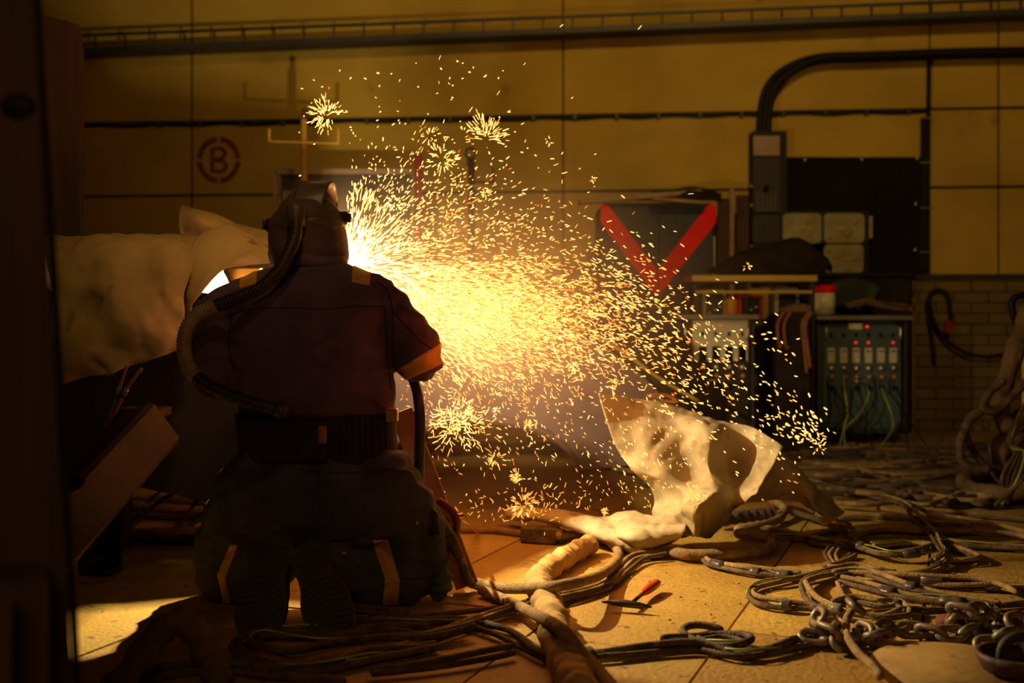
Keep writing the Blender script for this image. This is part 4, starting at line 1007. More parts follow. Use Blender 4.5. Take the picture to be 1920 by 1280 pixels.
for k in range(3):
    px = [(150, 1040+k*12), (190, 1030+k*12), (225, 1045+k*8), (200, 1062+k*6), (150, 1055+k*8)]
    m = MB(); m.tube([V(p) for p in spline([G(x, y, .012+.01*k) for x, y in px], 7)], .011, 8)
    tag(m.build('cable_coil', 'black'), 'black cable turn in the dark heap beside the left post', 'cable', 'black cable turns beside the left post')
# far tangle
rr = random.Random(17)
for k in range(64):
    y0 = 838+rr.random()**1.1*112; x0 = rr.uniform(1250, 1930) if y0 < 915 else rr.uniform(1590, 1930)
    L = rr.uniform(120, 420); n = rr.randint(4, 7)
    px = [(x0+(i/(n-1)-.5)*L, min(max(y0+rr.uniform(-9, 9)*(y0-800)/90, 832), 955)) for i in range(n)]
    if rr.random() < .3:
        px += [(px[-1][0]+18, px[-1][1]+8), (px[-1][0]-30, px[-1][1]+14), (px[-1][0]-110, px[-1][1]+10)]
    r = rr.choice((.010, .012, .015, .018)); pts = [V(p) for p in spline([G(x, y, r) for x, y in px], 6)]
    for p in pts: p.z = r+.002+.018*(1+noise.noise(p*2+V((k*3, 0, 0))))*.9
    m = MB(); m.rtube(pts, r, 7)
    green = k % 9 == 0
    tag(m.build('floor_cable', 'earth' if False else ('cable' if k % 3 == 0 else 'cable2')), 'dusty cable in the dark tangle on the floor before the consoles', 'cable', 'cables tangled before the consoles')
for k in range(9):
    x = 840+k*42+rr.uniform(-15, 15); px = [(x, 838+rr.uniform(-6, 10)), (x+70, 834+rr.uniform(-6, 10)), (x+150, 838+rr.uniform(-6, 10)), (x+230, 832+rr.uniform(-4, 10))]
    m = MB(); m.rtube([V(p) for p in spline([G(a_, b_, .016) for a_, b_ in px], 6)], .014, 7)
    tag(m.build('floor_cable', 'cable2'), 'dark cable on the floor seen under the steel arch', 'cable', 'cables under the steel arch')

# ------------------------------------------------------------------ chain
t = thing('steel_chain', G(1700, 1190), 'heavy rusty steel chain heaped across the floor at the lower right', 'chain')
def linkmesh():
    m = MB(); pts = []
    a, b = .0195, .0245
    for i in range(22):
        th = 2*math.pi*i/22; x = (a+.001)*math.cos(th); y = b*math.sin(th)+(a*.8 if math.sin(th) > 0 else -a*.8 if math.sin(th) < 0 else 0)*.9
        pts.append(V((x*1.0, y, 0)))
    m.tube(pts, .0098, 10, closed=True); return m.mesh('chain_link')
lm = linkmesh(); lm.materials.append(M['chain'])
path = [(1508, 1196), (1545, 1200), (1580, 1182), (1548, 1170), (1530, 1188), (1560, 1210), (1606, 1200), (1640, 1196), (1622, 1178), (1600, 1190), (1640, 1212), (1672, 1190), (1710, 1182), (1750, 1190), (1795, 1192), (1830, 1178), (1800, 1168), (1780, 1176), (1820, 1186), (1850, 1176), (1842, 1162), (1870, 1180), (1885, 1200), (1860, 1208), (1838, 1216), (1880, 1212), (1915, 1200), (1940, 1212)]
pp = [V(p) for p in spline([G(x, y, .02) for x, y in path], 12)]
step = .058; acc = 0; last = pp[0]; k = 0; rr = random.Random(2); placed = []
pts = [pp[0]]
for p in pp[1:]:
    acc += (p-last).length; last = p
    if acc >= step: pts.append(p); acc = 0
for k in range(len(pts)-1):
    c = (pts[k]+pts[k+1])/2; d = (pts[k+1]-pts[k]).normalized()
    near = sum(1 for q in placed if (V((q.x, q.y, 0))-V((c.x, c.y, 0))).length < .05 and q is not placed[-1])
    placed.append(c.copy())
    c.z = .022+.026*min(near, 3)+rr.uniform(0, .004)
    roll = (math.radians(35) if k % 2 else math.radians(-50))+rr.uniform(-.35, .35)
    z = V((0, 0, 1)); s_ = d.cross(z).normalized(); z = s_.cross(d)
    X = s_*math.cos(roll)+z*math.sin(roll); Z = X.cross(d)
    o = bpy.data.objects.new('chain_link', lm); COL.objects.link(o); o.parent = t
    o.rotation_euler = Matrix((X, d, Z)).transposed().to_euler(); o.location = c-t.location

# disc, pulley, rusty lump
m = MB(); c = G(1790, 1262); c = V((P(1792, 0, 2.80).x, 2.80, 0))
m.lathe([(0, 0), (.20, 0), (.205, .006), (.205, .026), (.198, .033), (0, .033)], c, 48); tag(m.build('round_plate', 'disc'), 'flat round brown plate lying below the chain at the bottom right', 'plate')
t = thing('rope_pulley', V((P(1915, 0, 2.85).x, 2.72, .034)), 'dark rusty bowl shaped hub at the bottom right corner', 'hub')
c = V((P(1912, 0, 2.72).x, 2.72, .0345))
m = MB(); m.lathe([(.06, 0), (.085, .01), (.098, .035), (.10, .05), (.09, .052), (.082, .04), (.06, .014), (.02, .012), (.0, .012)], c, 36); m.build('bowl', 'boardmark', t)
m = MB(); m.tube([c+V((.045*math.cos(a*math.pi/12), .0, .045+.045*math.sin(a*math.pi/12))) for a in range(24)], .012, 10, closed=True); m.build('eye_ring', 'steel', t)
m = MB(); q = c+V((0, 0, .03)); m.tube([V(p) for p in spline([q+V((.01, -.02, .01)), q+V((.03, -.01, .03)), q+V((.04, .0, .05))], 5)], .004, 6); m.build('green_wire', 'earth', t)
m = MB(); cc = [G(1775, 1165, .02), G(1820, 1163, .025), G(1870, 1165, .025), (G(1915, 1172, .02))]
m.rtube([V(p) for p in spline(cc, 6)], [.03, .032, .034, .036, .038, .036, .034, .035, .036, .034, .032, .03, .028, .03, .03, .03, .03, .028, .025][:len(spline(cc, 6))], 14, rr=.024, up=(0, 0, 1))
me = fuse(m, .006, 1); wrinkle(me, lambda p: .012*noise.noise(p*18)+.005*noise.noise(p*60)); tag(link('rusty_lump', me, 'rust2'), 'crusted red rusty lump behind the right end of the chain', 'metal lump')
# chipping hammer
t = thing('chipping_hammer', G(1180, 1130), 'small chipping hammer with a red handle on the lit floor plate', 'hammer')
a, b, c = G(1128, 1128, .02), G(1172, 1131, .02), G(1222, 1138, .016)
m = MB(); m.tube([a, a.lerp(b, .5), b, b.lerp(c, .6), c], [.002, .009, .012, .010, .002], 10); m.build('head', 'tool', t)
a, b = G(1184, 1130, .02), G(1208, 1110, .02)
m = MB(); m.cyl(a, b, .0065, 10); m.build('shaft', 'tool', t)
h0, h1 = G(1205, 1112, .022), G(1231, 1093, .024)
m = MB(); m.rtube([h0, h0.lerp(h1, .3), h0.lerp(h1, .7), h1], [.009, .014, .0155, .0145], 14); m.build('handle', 'handle_red', t)
# bits of slag
rr = random.Random(44)
dm = []
for k in range(4):
    m = MB(); m.ball((0, 0, 0), (1, .7, .5), 7, 5); m.v = [tuple(c*(1+rr.uniform(-.25, .25)) for c in v) for v in m.v]
    me = m.mesh('debris'); me.materials.append(M['debris']); dm.append(me)
for k in range(150):
    x = rr.uniform(150, 1900); y = rr.uniform(985, 1275); p = G(x, y, .003)
    o = bpy.data.objects.new('slag_crumb', dm[k % 4]); COL.objects.link(o); s_ = rr.uniform(.002, .006); o.scale = (s_, s_, s_); o.location = (p.x, p.y, s_*.3); o.rotation_euler = (0, 0, rr.uniform(0, 6))
    tag(o, 'tiny crumb of slag lying on the floor plates', 'slag crumb', 'slag crumbs on the floor plates')
for k, (x, y, s_) in enumerate(((1745, 958, .022), (1800, 961, .018), (1765, 962, .014), (1460, 1071, .010))):
    p = G(x, y, .01); o = bpy.data.objects.new('metal_scrap', dm[k]); COL.objects.link(o); o.scale = (s_*1.6, s_, s_); o.location = (p.x, p.y, s_*.4)
    tag(o, ['pale scrap lump lying behind the cable tangle, the left one', 'grey metal scrap right of the pale lump behind the tangle', 'small scrap between the two larger ones behind the tangle', 'small pale flake lying by the taped cable end'][k], 'scrap')
t = None
m = MB()
for k in range(3):
    a, b = G(1572+k*3, 990+k*2, .006), G(1640-k*8, 991+k*2, .006); m2 = MB(); m2.cyl(a, b, .0025, 6); tag(m2.build('welding_rod', 'cream'), 'thin pale welding rod on the floor right of the leather cloth', 'welding rod', 'welding rods by the leather cloth')
o = MB(); o.cyl(G(1085, 948, .006), G(1140, 956, .006), .004, 6); tag(o.build('welding_rod', 'brass'), 'thin brass coloured rod on the floor left of the leather cloth', 'welding rod')

# leaning board and clamp beside the right knee
t = thing('leaning_board', G(880, 1085), 'orange brown board leaning behind the right hip and knee of the welder', 'board')
a, b = P(752, 770, 3.72), P(872, 1088, 3.80); b = G(876, 1098, .02)
m = MB(); m.beam(b, a, .075, .018, up=(0, -1, 0)); m.build('plank', 'board', t)
m = MB(); q = P(762, 790, 3.70); rr = random.Random(3)
for k in range(14):
    p = a.lerp(b, .0+.012*k)+V((.035, 0, .0)); m.tube([p, p+V((.012, .0, -.004)), p+V((.02+rr.uniform(0, .006), 0, -.012))], .0035, 5)
m.build('fringe', 'rust2', t)
t = thing('earth_clamp', G(850, 1060), 'dark earth clamp hanging open against the board by the right knee', 'clamp')
pts = [P(808, 945, 3.62), P(828, 985, 3.62), P(850, 1020, 3.6), P(866, 1052, 3.58)]
m = MB(); m.rtube([V(p) for p in spline(pts, 5)], [.014+.008*math.sin(min(i, 14)/14*math.pi) for i in range(16)], 12); m.build('jaw_arm', 'cable2', t)
pts = [P(825, 940, 3.6), P(845, 955, 3.58), P(856, 975, 3.58), P(856, 992, 3.6)]
m = MB(); m.rtube([V(p) for p in spline(pts, 5)], .012, 12); m.build('jaw_arm', 'rust2', t)
m = MB(); m.cyl(P(838, 972, 3.58), P(868, 966, 3.6), .009, 12); m.build('pivot_bolt', 'brass', t)
m = MB(); m.tube([V(p) for p in spline([P(866, 1050, 3.58), P(872, 1075, 3.56), G(885, 1095, .02)], 6)], .014, 10); m.build('lead', 'cable2', t)
o = MB(); o.cyl(P(862, 972, 3.6), G(897, 998, .01), .006, 8); tag(o.build('metal_rod', 'brass'), 'short straight rod leaning from the earth clamp to the floor', 'rod')

# ------------------------------------------------------------------ right edge: trolley, wrapped hose, cables
D = 5.75
t = thing('yellow_machine', V((P(1950, 0, D).x, D, 0)), 'yellow wire feed machine cut by the right edge with a black handle', 'machine')
m = MB(); xa = P(1911, 0, D).x
xa = xa*(D+.5)/D; m.box((xa+.18, D+.25, .52), (.36, .5, .62)); m.build('body', 'yellow', t)
m = MB(); m.box((xa+.2, D+.25, .95), (.38, .48, .20)); m.build('top_box', 'tray', t)
m = MB(); m.box((xa-.005, D+.1, .93), (.02, .10, .30)); m.build('red_trim', 'redpaint', t)
m = MB(); m.tube([V(p) for p in spline([P(1916, 625, D-.02), P(1900, 590, D-.02), P(1899, 562, D-.02), P(1925, 552, D-.02), P(1960, 552, D-.02)], 6)], .018, 10); m.build('handle', 'black', t)
for yy in (.08, .42):
    m = MB(); m.cyl((xa+.04, D+yy, .10), (xa+.09, D+yy, .10), .10, 20); m.build('wheel', 'black', t)
m = MB(); m.box((xa+.18, D+.25, .17), (.34, .48, .08)); m.build('base_frame', 'steel', t)
def wrapped(px, D, r, label, mt='rag', name='wrapped_hose', seed=0):
    pts = [V(p) for p in spline([P(x, y, d) for (x, y), d in zip(px, D)], 7)]
    for p in pts: p.z = max(p.z, r)
    m = MB(); m.rtube(pts, [r*(1+.12*math.sin(i*.8+seed)) for i in range(len(pts))], 14); me = fuse(m, .010, 1); wrinkle(me, lambda p: .012*noise.noise(p*12)+.005*noise.noise(p*35))
    return tag(link(name, me, mt), label, 'hose')
wrapped([(1925, 590), (1908, 640), (1890, 700), (1878, 740), (1878, 775), (1895, 795), (1925, 778)], [5.55]*7, .045, 'thick brown wrapped hose hanging in a bend beside the yellow machine')
wrapped([(1925, 785), (1900, 815), (1878, 840), (1876, 870), (1895, 900), (1935, 920)], [5.6]*6, .055, 'crumpled brown wrapped hose below the hanging bend at the right edge', seed=2)
wrapped([(1940, 905), (1890, 922), (1845, 922), (1812, 912), (1812, 902), (1850, 895)], [5.3, 5.35, 5.5, 5.6, 5.7, 5.9], .042, 'flat brown wrapped hose lying curled on the floor at the right', seed=4)
for k, (px, lb) in enumerate((([(1925, 715), (1895, 745), (1865, 770), (1845, 760), (1855, 735), (1880, 715)], 'grey hose looped high in front of the hanging wrapped hose'), ([(1850, 765), (1820, 785), (1803, 820), (1800, 850), (1812, 872), (1850, 880)], 'outer grey hose loop hanging to the floor at the right'), ([(1848, 762), (1825, 775), (1810, 800), (1822, 840), (1845, 870), (1875, 880)], 'inner grey hose loop hanging to the floor at the right'))):
    pts = [V(p) for p in spline([P(x, y, 5.42+.04*k) for x, y in px], 8)]
    m = MB(); m.rtube(pts, .021 if k < 2 else .016, 10); tag(m.build('grey_hose', 'cable2'), lb, 'hose')
for k in range(5):
    x = 1885+k*9; pts = [P(1932, 740+k*12, 5.4), P(1905-k*2, 790+k*8, 5.38), P(1893+k*3, 830+k*6, 5.38), P(1925-k*5, 850, 5.35), P(1915-k*9, 900, 5.3), G(1862+k*14, 950-k*3, .012)]
    m = MB(); m.tube([V(p) for p in spline(pts, 7)], .010, 8); tag(m.build('machine_lead', 'earth' if k == 1 else 'cable2'), 'bright green yellow lead hanging in front of the yellow machine' if k == 1 else 'dark lead hanging in front of the yellow machine to the floor', 'cable', None if k == 1 else 'dark leads of the yellow machine')
# ------------------------------------------------------------------ the welder
def px2m(p, D): return p*D/F
# body: one continuous figure inside the clothes
bd = MB()
NECK = P(583, 492, 3.66); HEAD = P(576, 425, 3.70)
bd.ball(HEAD, (.078, .098, .12), 20, 14)
bd.ball(HEAD+V((0, .085, -.045)), (.045, .035, .06)); bd.ball(HEAD+V((0, .105, -.005)), (.012, .02, .022))     # jaw and nose
for sx in (-1, 1): bd.ball(HEAD+V((sx*.08, .0, -.01)), (.012, .02, .03), 8, 6)
bd.tube([NECK+V((0, -.02, -.04)), NECK+V((0, 0, .02)), HEAD+V((0, 0, -.05))], .06, 16)
bd.rings([(P(590, 900, 3.48), .15, .12), (P(592, 830, 3.48), .15, .115), (P(590, 740, 3.50), .15, .11), (P(585, 640, 3.54), .17, .12), (P(580, 560, 3.58), .19, .11), (P(580, 528, 3.60), .15, .08), (P(582, 505, 3.63), .07, .06)], 24)
LS, LE = P(432, 582, 3.57), P(398, 698, 3.48); RS, RE = P(716, 578, 3.57), P(784, 664, 3.48)
LH, RH = P(618, 612, 3.80), P(642, 572, 3.85)
bd.rtube([LS+V((.05, 0, 0)), LS, LS.lerp(LE, .5), LE], [.06, .06, .052, .045], 14)
bd.rtube([LE, LE.lerp(LH, .4), LH], [.045, .042, .028], 14)
bd.rtube([RS-V((.05, 0, 0)), RS, RS.lerp(RE, .5), RE], [.06, .06, .052, .045], 14)
bd.rtube([RE, RE.lerp(RH, .4), RH], [.045, .042, .028], 14)
LHp, RHp = P(530, 905, 3.46), P(668, 905, 3.46); LK, RK = P(432, 1066, 3.62), P(782, 1062, 3.62)
LA, RA = P(500, 1045, 3.36), P(622, 1046, 3.36)
bd.rtube([LHp, LHp.lerp(LK, .5), LK], [.10, .08, .06], 14); bd.rtube([RHp, RHp.lerp(RK, .5), RK], [.10, .08, .06], 14)
bd.rtube([LK, LK.lerp(LA, .4), LA], [.058, .055, .04], 14); bd.rtube([RK, RK.lerp(RA, .4), RA], [.058, .055, .04], 14)
me = fuse(bd, .010, 3)
person = link('person', me, 'skin')
tag(person, 'kneeling welder seen from behind in navy workwear, leather hood and air fed helmet', 'person')

def folds(p, a=1.0):
    q = V((p.x*7, p.y*7, p.z*4.5)); n = noise.noise(q+V((3, 1, 2))); r = 1-min(1, abs(noise.noise(V((p.x*5, p.y*5, p.z*11))+V((7, 7, 1))))*5)
    return a*(.010*n+.0055*r+.002*noise.noise(p*30))
# jacket
jk = MB()
def ring(py, x0, x1, D, ry): return (P((x0+x1)/2, py, D), px2m((x1-x0)/2, D), ry)
jk.rings([ring(795, 458, 732, 3.50, .150), ring(770, 447, 738, 3.50, .160), ring(735, 442, 741, 3.50, .168), ring(700, 440, 737, 3.51, .168), ring(650, 434, 735, 3.52, .165), ring(600, 424, 738, 3.54, .160),
          ring(565, 412, 742, 3.56, .148), ring(540, 430, 728, 3.58, .130), ring(522, 455, 712, 3.60, .112), ring(508, 490, 682, 3.62, .095), ring(496, 520, 655, 3.64, .085), ring(486, 535, 640, 3.65, .078)], 40)
jk.rtube([P(450, 565, 3.58), P(428, 585, 3.57), P(404, 630, 3.53), P(396, 670, 3.50), P(402, 706, 3.48)], [.078, .086, .082, .076, .070], 20)
jk.rtube([P(402, 706, 3.48), P(436, 712, 3.55), P(515, 676, 3.65), P(586, 632, 3.74)], [.070, .068, .058, .048], 20)
jk.rtube([P(700, 552, 3.58), P(718, 580, 3.57), P(752, 622, 3.53), P(778, 652, 3.50), P(785, 668, 3.48)], [.072, .086, .086, .080, .078], 20)
jk.rtube([P(785, 666, 3.48), P(772, 662, 3.56), P(732, 632, 3.66), P(676, 588, 3.79)], [.078, .072, .060, .048], 20)
jme = fuse(jk, .0085, 5)
wrinkle(jme, lambda p: folds(p, 1.4 if abs(p.x-P(588, 0, 3.5).x) > .2 else 1.1)+(.004*math.sin(p.z*95+p.x*25+3*noise.noise(p*6)) if p.x > P(742, 0, 3.5).x else 0))
jacket = link('jacket', jme, 'jacket', person)
jb = bvh(jme)
def pr(c): return proj(c)
def rect(x0, y0, x1, y1, front=True, ny=.15):
    def f(c, n):
        x, y = proj(c); return x0 <= x <= x1 and y0 <= y <= y1 and n.y < ny
    return f
cut(jme, [((661, 500), (659, 528)), ((697, 503), (692, 535)), ((660, 528), (692, 535)), ((655, 500), (700, 498))], (677, 515), .4, 9, .003, 'shoulder_patch', 'patch', jacket, 'orange shoulder patch', (640, 480, 715, 550))
cut(jme, [((450, 500), (449, 545)), ((482, 500), (480, 545)), ((450, 540), (480, 532))], (466, 525), .4, 9, .003, 'shoulder_patch', 'patch', jacket, 'orange shoulder patch', (435, 490, 500, 556))
cut(jme, [((742, 694), (838, 636)), ((748, 718), (842, 676)), ((740, 640), (741, 740))], (790, 690), 2, 3.66, .0025, 'reflective_band', 'refl', jacket, 'orange reflective sleeve band', (736, 620, 860, 740))
def pr(c): return proj(c)
# seams on the back
def seam(px, name='seam', r=.0014, par=jacket, b=jb, mt='belt'):
    pts = [snap(b, x, y, .0008) for x, y in spline(px, 10)]; pts = [p for p in pts if p is not None]
    if len(pts) > 3: m = MB(); m.tube(pts, r, 6); m.build(name, mt, par)
seam([(430, 592), (470, 580), (540, 577), (600, 580), (660, 575), (722, 574)])
seam([(722, 574), (724, 620), (728, 680), (732, 730)]); seam([(706, 528), (726, 545), (736, 580), (738, 630), (735, 670)])
seam([(436, 590), (428, 640), (440, 700)]); seam([(742, 590), (760, 610), (790, 640), (812, 655)])
# collar
m = MB(); c0 = P(587, 494, 3.64)
m.tube([c0+V((math.cos(a*math.pi/14)*px2m(57, 3.64), math.sin(a*math.pi/14)*.090, .004*math.sin(a))) for a in range(28)], .012, 10, closed=True, rr=.022, up=(0, 0, 1)); m.build('collar', 'jacket', jacket)

# trousers
tr = MB()
tr.rings([ring(800, 466, 730, 3.50, .140), ring(840, 462, 735, 3.49, .150), ring(870, 448, 752, 3.47, .160), ring(900, 430, 772, 3.46, .170), ring(930, 424, 786, 3.45, .175), ring(960, 420, 795, 3.45, .170), ring(990, 430, 798, 3.46, .150), ring(1010, 460, 780, 3.47, .120)], 40)
tr.rtube([P(500, 905, 3.46), P(462, 960, 3.50), P(432, 1020, 3.58), P(426, 1064, 3.62)], [.135, .125, .110, .088], 22)
tr.rtube([P(700, 905, 3.46), P(742, 960, 3.50), P(772, 1010, 3.57), P(786, 1060, 3.61)], [.135, .130, .112, .092], 22)
tr.rtube([P(424, 1066, 3.62), P(440, 1080, 3.54), P(468, 1072, 3.46), P(492, 1055, 3.38)], [.088, .090, .082, .070], 22)
tr.rtube([P(786, 1064, 3.61), P(750, 1078, 3.55), P(700, 1078, 3.50), P(655, 1068, 3.44), P(622, 1056, 3.38)], [.090, .096, .098, .090, .075], 22)
tme = fuse(tr, .0095, 5)
def tf(p):
    x, y = proj(p)
    return folds(p, 1.5)+(.008*math.sin(x*.085+2.5*noise.noise(p*5)) if y > 1010 else .005*math.sin(y*.12+x*.05+3*noise.noise(p*4)))
wrinkle(tme, tf)
for v in tme.vertices:
    if v.co.z < .006: v.co.z = .006
trousers = link('trousers', tme, 'trousers', person)
tb = bvh(tme)
cut(tme, [((698, 1015), (722, 1085)), ((728, 1015), (750, 1088))], (724, 1060), 2, 3.66, .0025, 'reflective_stripe', 'refl', trousers, 'orange reflective stripe on the right shin', (690, 1012, 762, 1088))
cut(tme, [((722, 1085), (716, 1140)), ((750, 1085), (745, 1140))], (732, 1110), 2, 3.66, .0025, 'reflective_stripe', 'refl', trousers, 'orange reflective stripe on the right shin', (700, 1082, 762, 1145))
cut(tme, [((430, 1025), (408, 1078)), ((444, 1028), (424, 1080))], (426, 1052), 2, 3.60, .0025, 'reflective_stripe', 'refl', trousers, 'orange reflective stripe on the left shin', (396, 1022, 452, 1080))
cut(tme, [((408, 1076), (424, 1150)), ((421, 1076), (436, 1150))], (420, 1110), 2, 3.60, .0025, 'reflective_stripe', 'refl', trousers, 'orange reflective stripe on the left shin', (400, 1075, 444, 1150))
seam([(560, 880), (600, 884), (660, 886), (735, 878)], par=trousers, b=tb); seam([(596, 880), (597, 930), (596, 985)], par=trousers, b=tb)
seam([(640, 1040), (700, 1075), (760, 1085), (820, 1080)], par=trousers, b=tb)
m = MB(); q = snap(tb, 780, 980, .004); m.ball(q, (.006, .003, .006), 8, 6); m.build('snap_button', 'brass', trousers)
# cargo pocket flaps that stick out at the hips
for (x0, y0, x1, y1, dx) in ((404, 968, 424, 1000, -1), (800, 962, 822, 1000, 1)):
    m = MB(); m.grid([[P(x0, y0, 3.50), P((x0+x1)/2, y0-8, 3.46), P(x1, y0, 3.43)], [P(x0-3, (y0+y1)/2, 3.50), P((x0+x1)/2, (y0+y1)/2, 3.44), P(x1, (y0+y1)/2, 3.42)], [P(x0, y1, 3.50), P((x0+x1)/2, y1+4, 3.44), P(x1+4, y1, 3.42)]], .006, 6, .006, 20, 3)
    m.build('pocket_flap', 'trousers', trousers)
m = MB(); m.ball(P(822, 1090, 3.56), (.045, .06, .055), 14, 10); me = fuse(m, .006, 1); wrinkle(me, lambda p: .004*math.sin(p.z*180))
for v in me.vertices: v.co.z = max(v.co.z, .006)
link('knee_pad', me, mat('green_knee_pad', (.06, .09, .015), (.03, .05, .01), 20), trousers)

# belt with air unit
blt = MB()
blt.rings([ring(772, 440, 744, 3.50, .172), ring(800, 444, 744, 3.50, .174), ring(845, 450, 746, 3.49, .172), ring(868, 452, 748, 3.49, .170)], 44)
m = blt
bme = fuse(m, .008, 2); belt = link('belt', bme, 'belt', person); bb = bvh(bme)
for k in range(9):
    x = 628+k*12; seam([(x, 778-k*.7), (x, 820-k*.7), (x+1, 862-k)], 'belt_rib', .004, belt, bb, 'belt')
def slab(b, x0, y0, x1, y1, off, th, nm, mt, par, nx=14, ny=8, dn=None):
    rows = []
    for j in range(ny+1):
        r = []
        for i in range(nx+1):
            x, y = x0+(x1-x0)*i/nx, y0+(y1-y0)*j/ny; 
            for dy in (0, -4, 4, -8, 8, -14, 14, -22, 22):
                h = snap(b, x, y+dy)
                if h is not None: break
            r.append(h if h is not None else P(x, y, 3.32))
        rows.append(r)
    vs = []; 
    for j, r in enumerate(rows):
        for i, h in enumerate(r):
            e = min(i, nx-i, j, ny-j); o = off+th*(1 if e > 0 else .55); d = (h-V((0, 0, CZ))).normalized(); vs.append(h-d*o)
    for j, r in enumerate(rows):
        for i, h in enumerate(r): vs.append(h+ (h-V((0, 0, CZ))).normalized()*.004)
    K = (nx+1)*(ny+1); w_ = nx+1; fs = []
    for j in range(ny):
        for i in range(nx):
            a = j*w_+i; fs.append((a, a+w_, a+w_+1, a+1)); fs.append((K+a, K+a+1, K+a+w_+1, K+a+w_))
    for i in range(nx):
        fs.append((i, i+1, K+i+1, K+i)); a = ny*w_+i; fs.append((a+1, a, K+a, K+a+1))
    for j in range(ny):
        a = j*w_; fs.append((a+w_, a, K+a, K+a+w_)); a = j*w_+nx; fs.append((a, a+w_, K+a+w_, K+a))
    m = MB(); m.add(vs, fs); o = m.build(nm, mt, par); return o, rows
un, _ = slab(bb, 468, 786, 612, 866, .0, .042, 'air_unit', 'belt', belt)
ub_ = bvh(un.data)
for j in range(4):
    for i in range(6):
        q = snap(ub_, 484+i*17+(j % 2)*6, 798+j*16, .0)
        if q: m = MB(); m.ball(q, (.006, .004, .006), 8, 6); m.build('vent_hole', 'black', un)
slab(bb, 596, 798, 612, 832, .040, .008, 'latch', 'board', un, 4, 4)[0]['label'] = 'brown latch strip'
cu, _ = slab(bb, 520, 762, 600, 786, .01, .034, 'control_unit', 'belt', belt, 8, 4)
cb = bvh(cu.data)
m = MB(); q = snap(cb, 557, 775, .001); m.box(q, (.030, .006, .014)); m.build('status_label', 'amber', cu)['label'] = 'yellow lit status label'
m = MB(); q = snap(cb, 571, 774, .001); m.box(q, (.005, .006, .011)); m.build('status_light', 'amber', cu)
m = MB(); m.box(P(735, 778, 3.40), (.035, .05, .04)); m.build('buckle', 'brass', belt)

# boots
def boot(T, H, side, name='boot'):
    T, H = V(T), V(H); u = (H-T); L = u.length; u.normalize()
    wv = V((1, 0, 0)); wv = (wv-u*wv.dot(u)).normalized(); n = u.cross(wv).normalized()
    if n.y > 0: n = -n
    up = -n
    def at(s, x, h): return T+u*(s*L)+wv*x*1.25+n*h
    m = MB()
    m.rtube([at(.10, 0, -.045), at(.25, 0, -.052), at(.45, 0, -.055), at(.65, 0, -.055), at(.88, 0, -.05)], [.060, .068, .066, .056, .054], 18, rr=[.036, .042, .046, .044, .042], up=tuple(n))
    m.rtube([at(.86, 0, -.05), at(.84, 0, -.11), at(.80, 0, -.16)], [.046, .048, .052], 18)
    me = fuse(m, .007, 3); wrinkle(me, lambda p: .0025*noise.noise(p*30))
    for v in me.vertices: v.co.z = max(v.co.z, .003)
    b = link(name, me, 'boot', person)
    # outsole
    prof = [(0, .030), (.04, .040), (.12, .052), (.25, .058), (.38, .055), (.52, .044), (.64, .040), (.78, .043), (.90, .042), (.97, .034), (1.0, .022)]
    q = spline(prof, 4); poly = [at(s, w_+.004*side, 0) for s, w_ in q]+[at(s, -w_+.004*side, 0) for s, w_ in reversed(q)]
    m = MB(); m.prism(poly, -n*.020); so = m.build('sole', 'sole', b)
    for v in so.data.vertices: v.co.z = max(v.co.z, .001)
    for k in range(9):
        s = .06+k*.062
        if s > .56: break
        wd = [.036, .046, .050, .052, .052, .050, .044, .040, .036][k]
        for sg in (-1, 1):
            m = MB(); m.beam(at(s+.05, sg*.004, .003), at(s-.01, sg*wd, .003), .010, .008, up=tuple(n)); m.build('tread_lug', 'sole', so)
    for k in range(3):
        s = .72+k*.09
        for sg in (-1, 1):
            m = MB(); m.beam(at(s, sg*.006, .003), at(s+.01, sg*.036, .003), .014, .008, up=tuple(n)); m.build('tread_lug', 'sole', so)
    m = MB(); m.tube([at(.62, .012*math.cos(a*math.pi/8), .002) + u*(.016*math.sin(a*math.pi/8)) for a in range(16)], .002, 6, closed=True); m.build('sole_emblem', 'sole', so)
    return b
boot(P(474, 1194, 3.15), P(517, 1002, 3.28), 1)
boot(P(634, 1184, 3.17), P(571, 1018, 3.27), -1)

# hood, helmet, straps
hd = MB()
hd.rings([ring(372, 548, 600, 3.68, .06), ring(385, 528, 622, 3.68, .105), ring(405, 514, 638, 3.68, .125), ring(430, 506, 645, 3.69, .130), ring(460, 503, 649, 3.69, .132), ring(485, 504, 653, 3.68, .130), ring(498, 508, 652, 3.67, .122)], 36)
hme = fuse(hd, .0075, 3); wrinkle(hme, lambda p: folds(p, .6)+.003*math.sin(p.x*60+p.z*30))
hood = link('leather_hood', hme, 'hood', person); hb = bvh(hme)
hl = MB(); c = P(580, 432, 3.80)
hl.ball(c, (.105, .12, .155), 24, 16)
me = fuse(hl, .008, 2)
me2 = link('welding_helmet', me, 'helmet', person)
m = MB(); m.box(c+V((0, .112, .025)), (.11, .02, .07)); m.build('visor_window', 'black', me2)
bandpts = []
for k in range(15):
    a = math.radians(-12+k*12.5)
    y = 3.72-math.cos(a)*.125; z = P(0, 392, 3.62).z+math.sin(a)*.100
    bandpts.append(V((P(574+k*.6, 0, 3.6).x, y, z)))
m = MB(); m.tube(bandpts, .052, 16, rr=.009, up=(0, 0, 1)) if False else None
m = MB(); vs = []; 
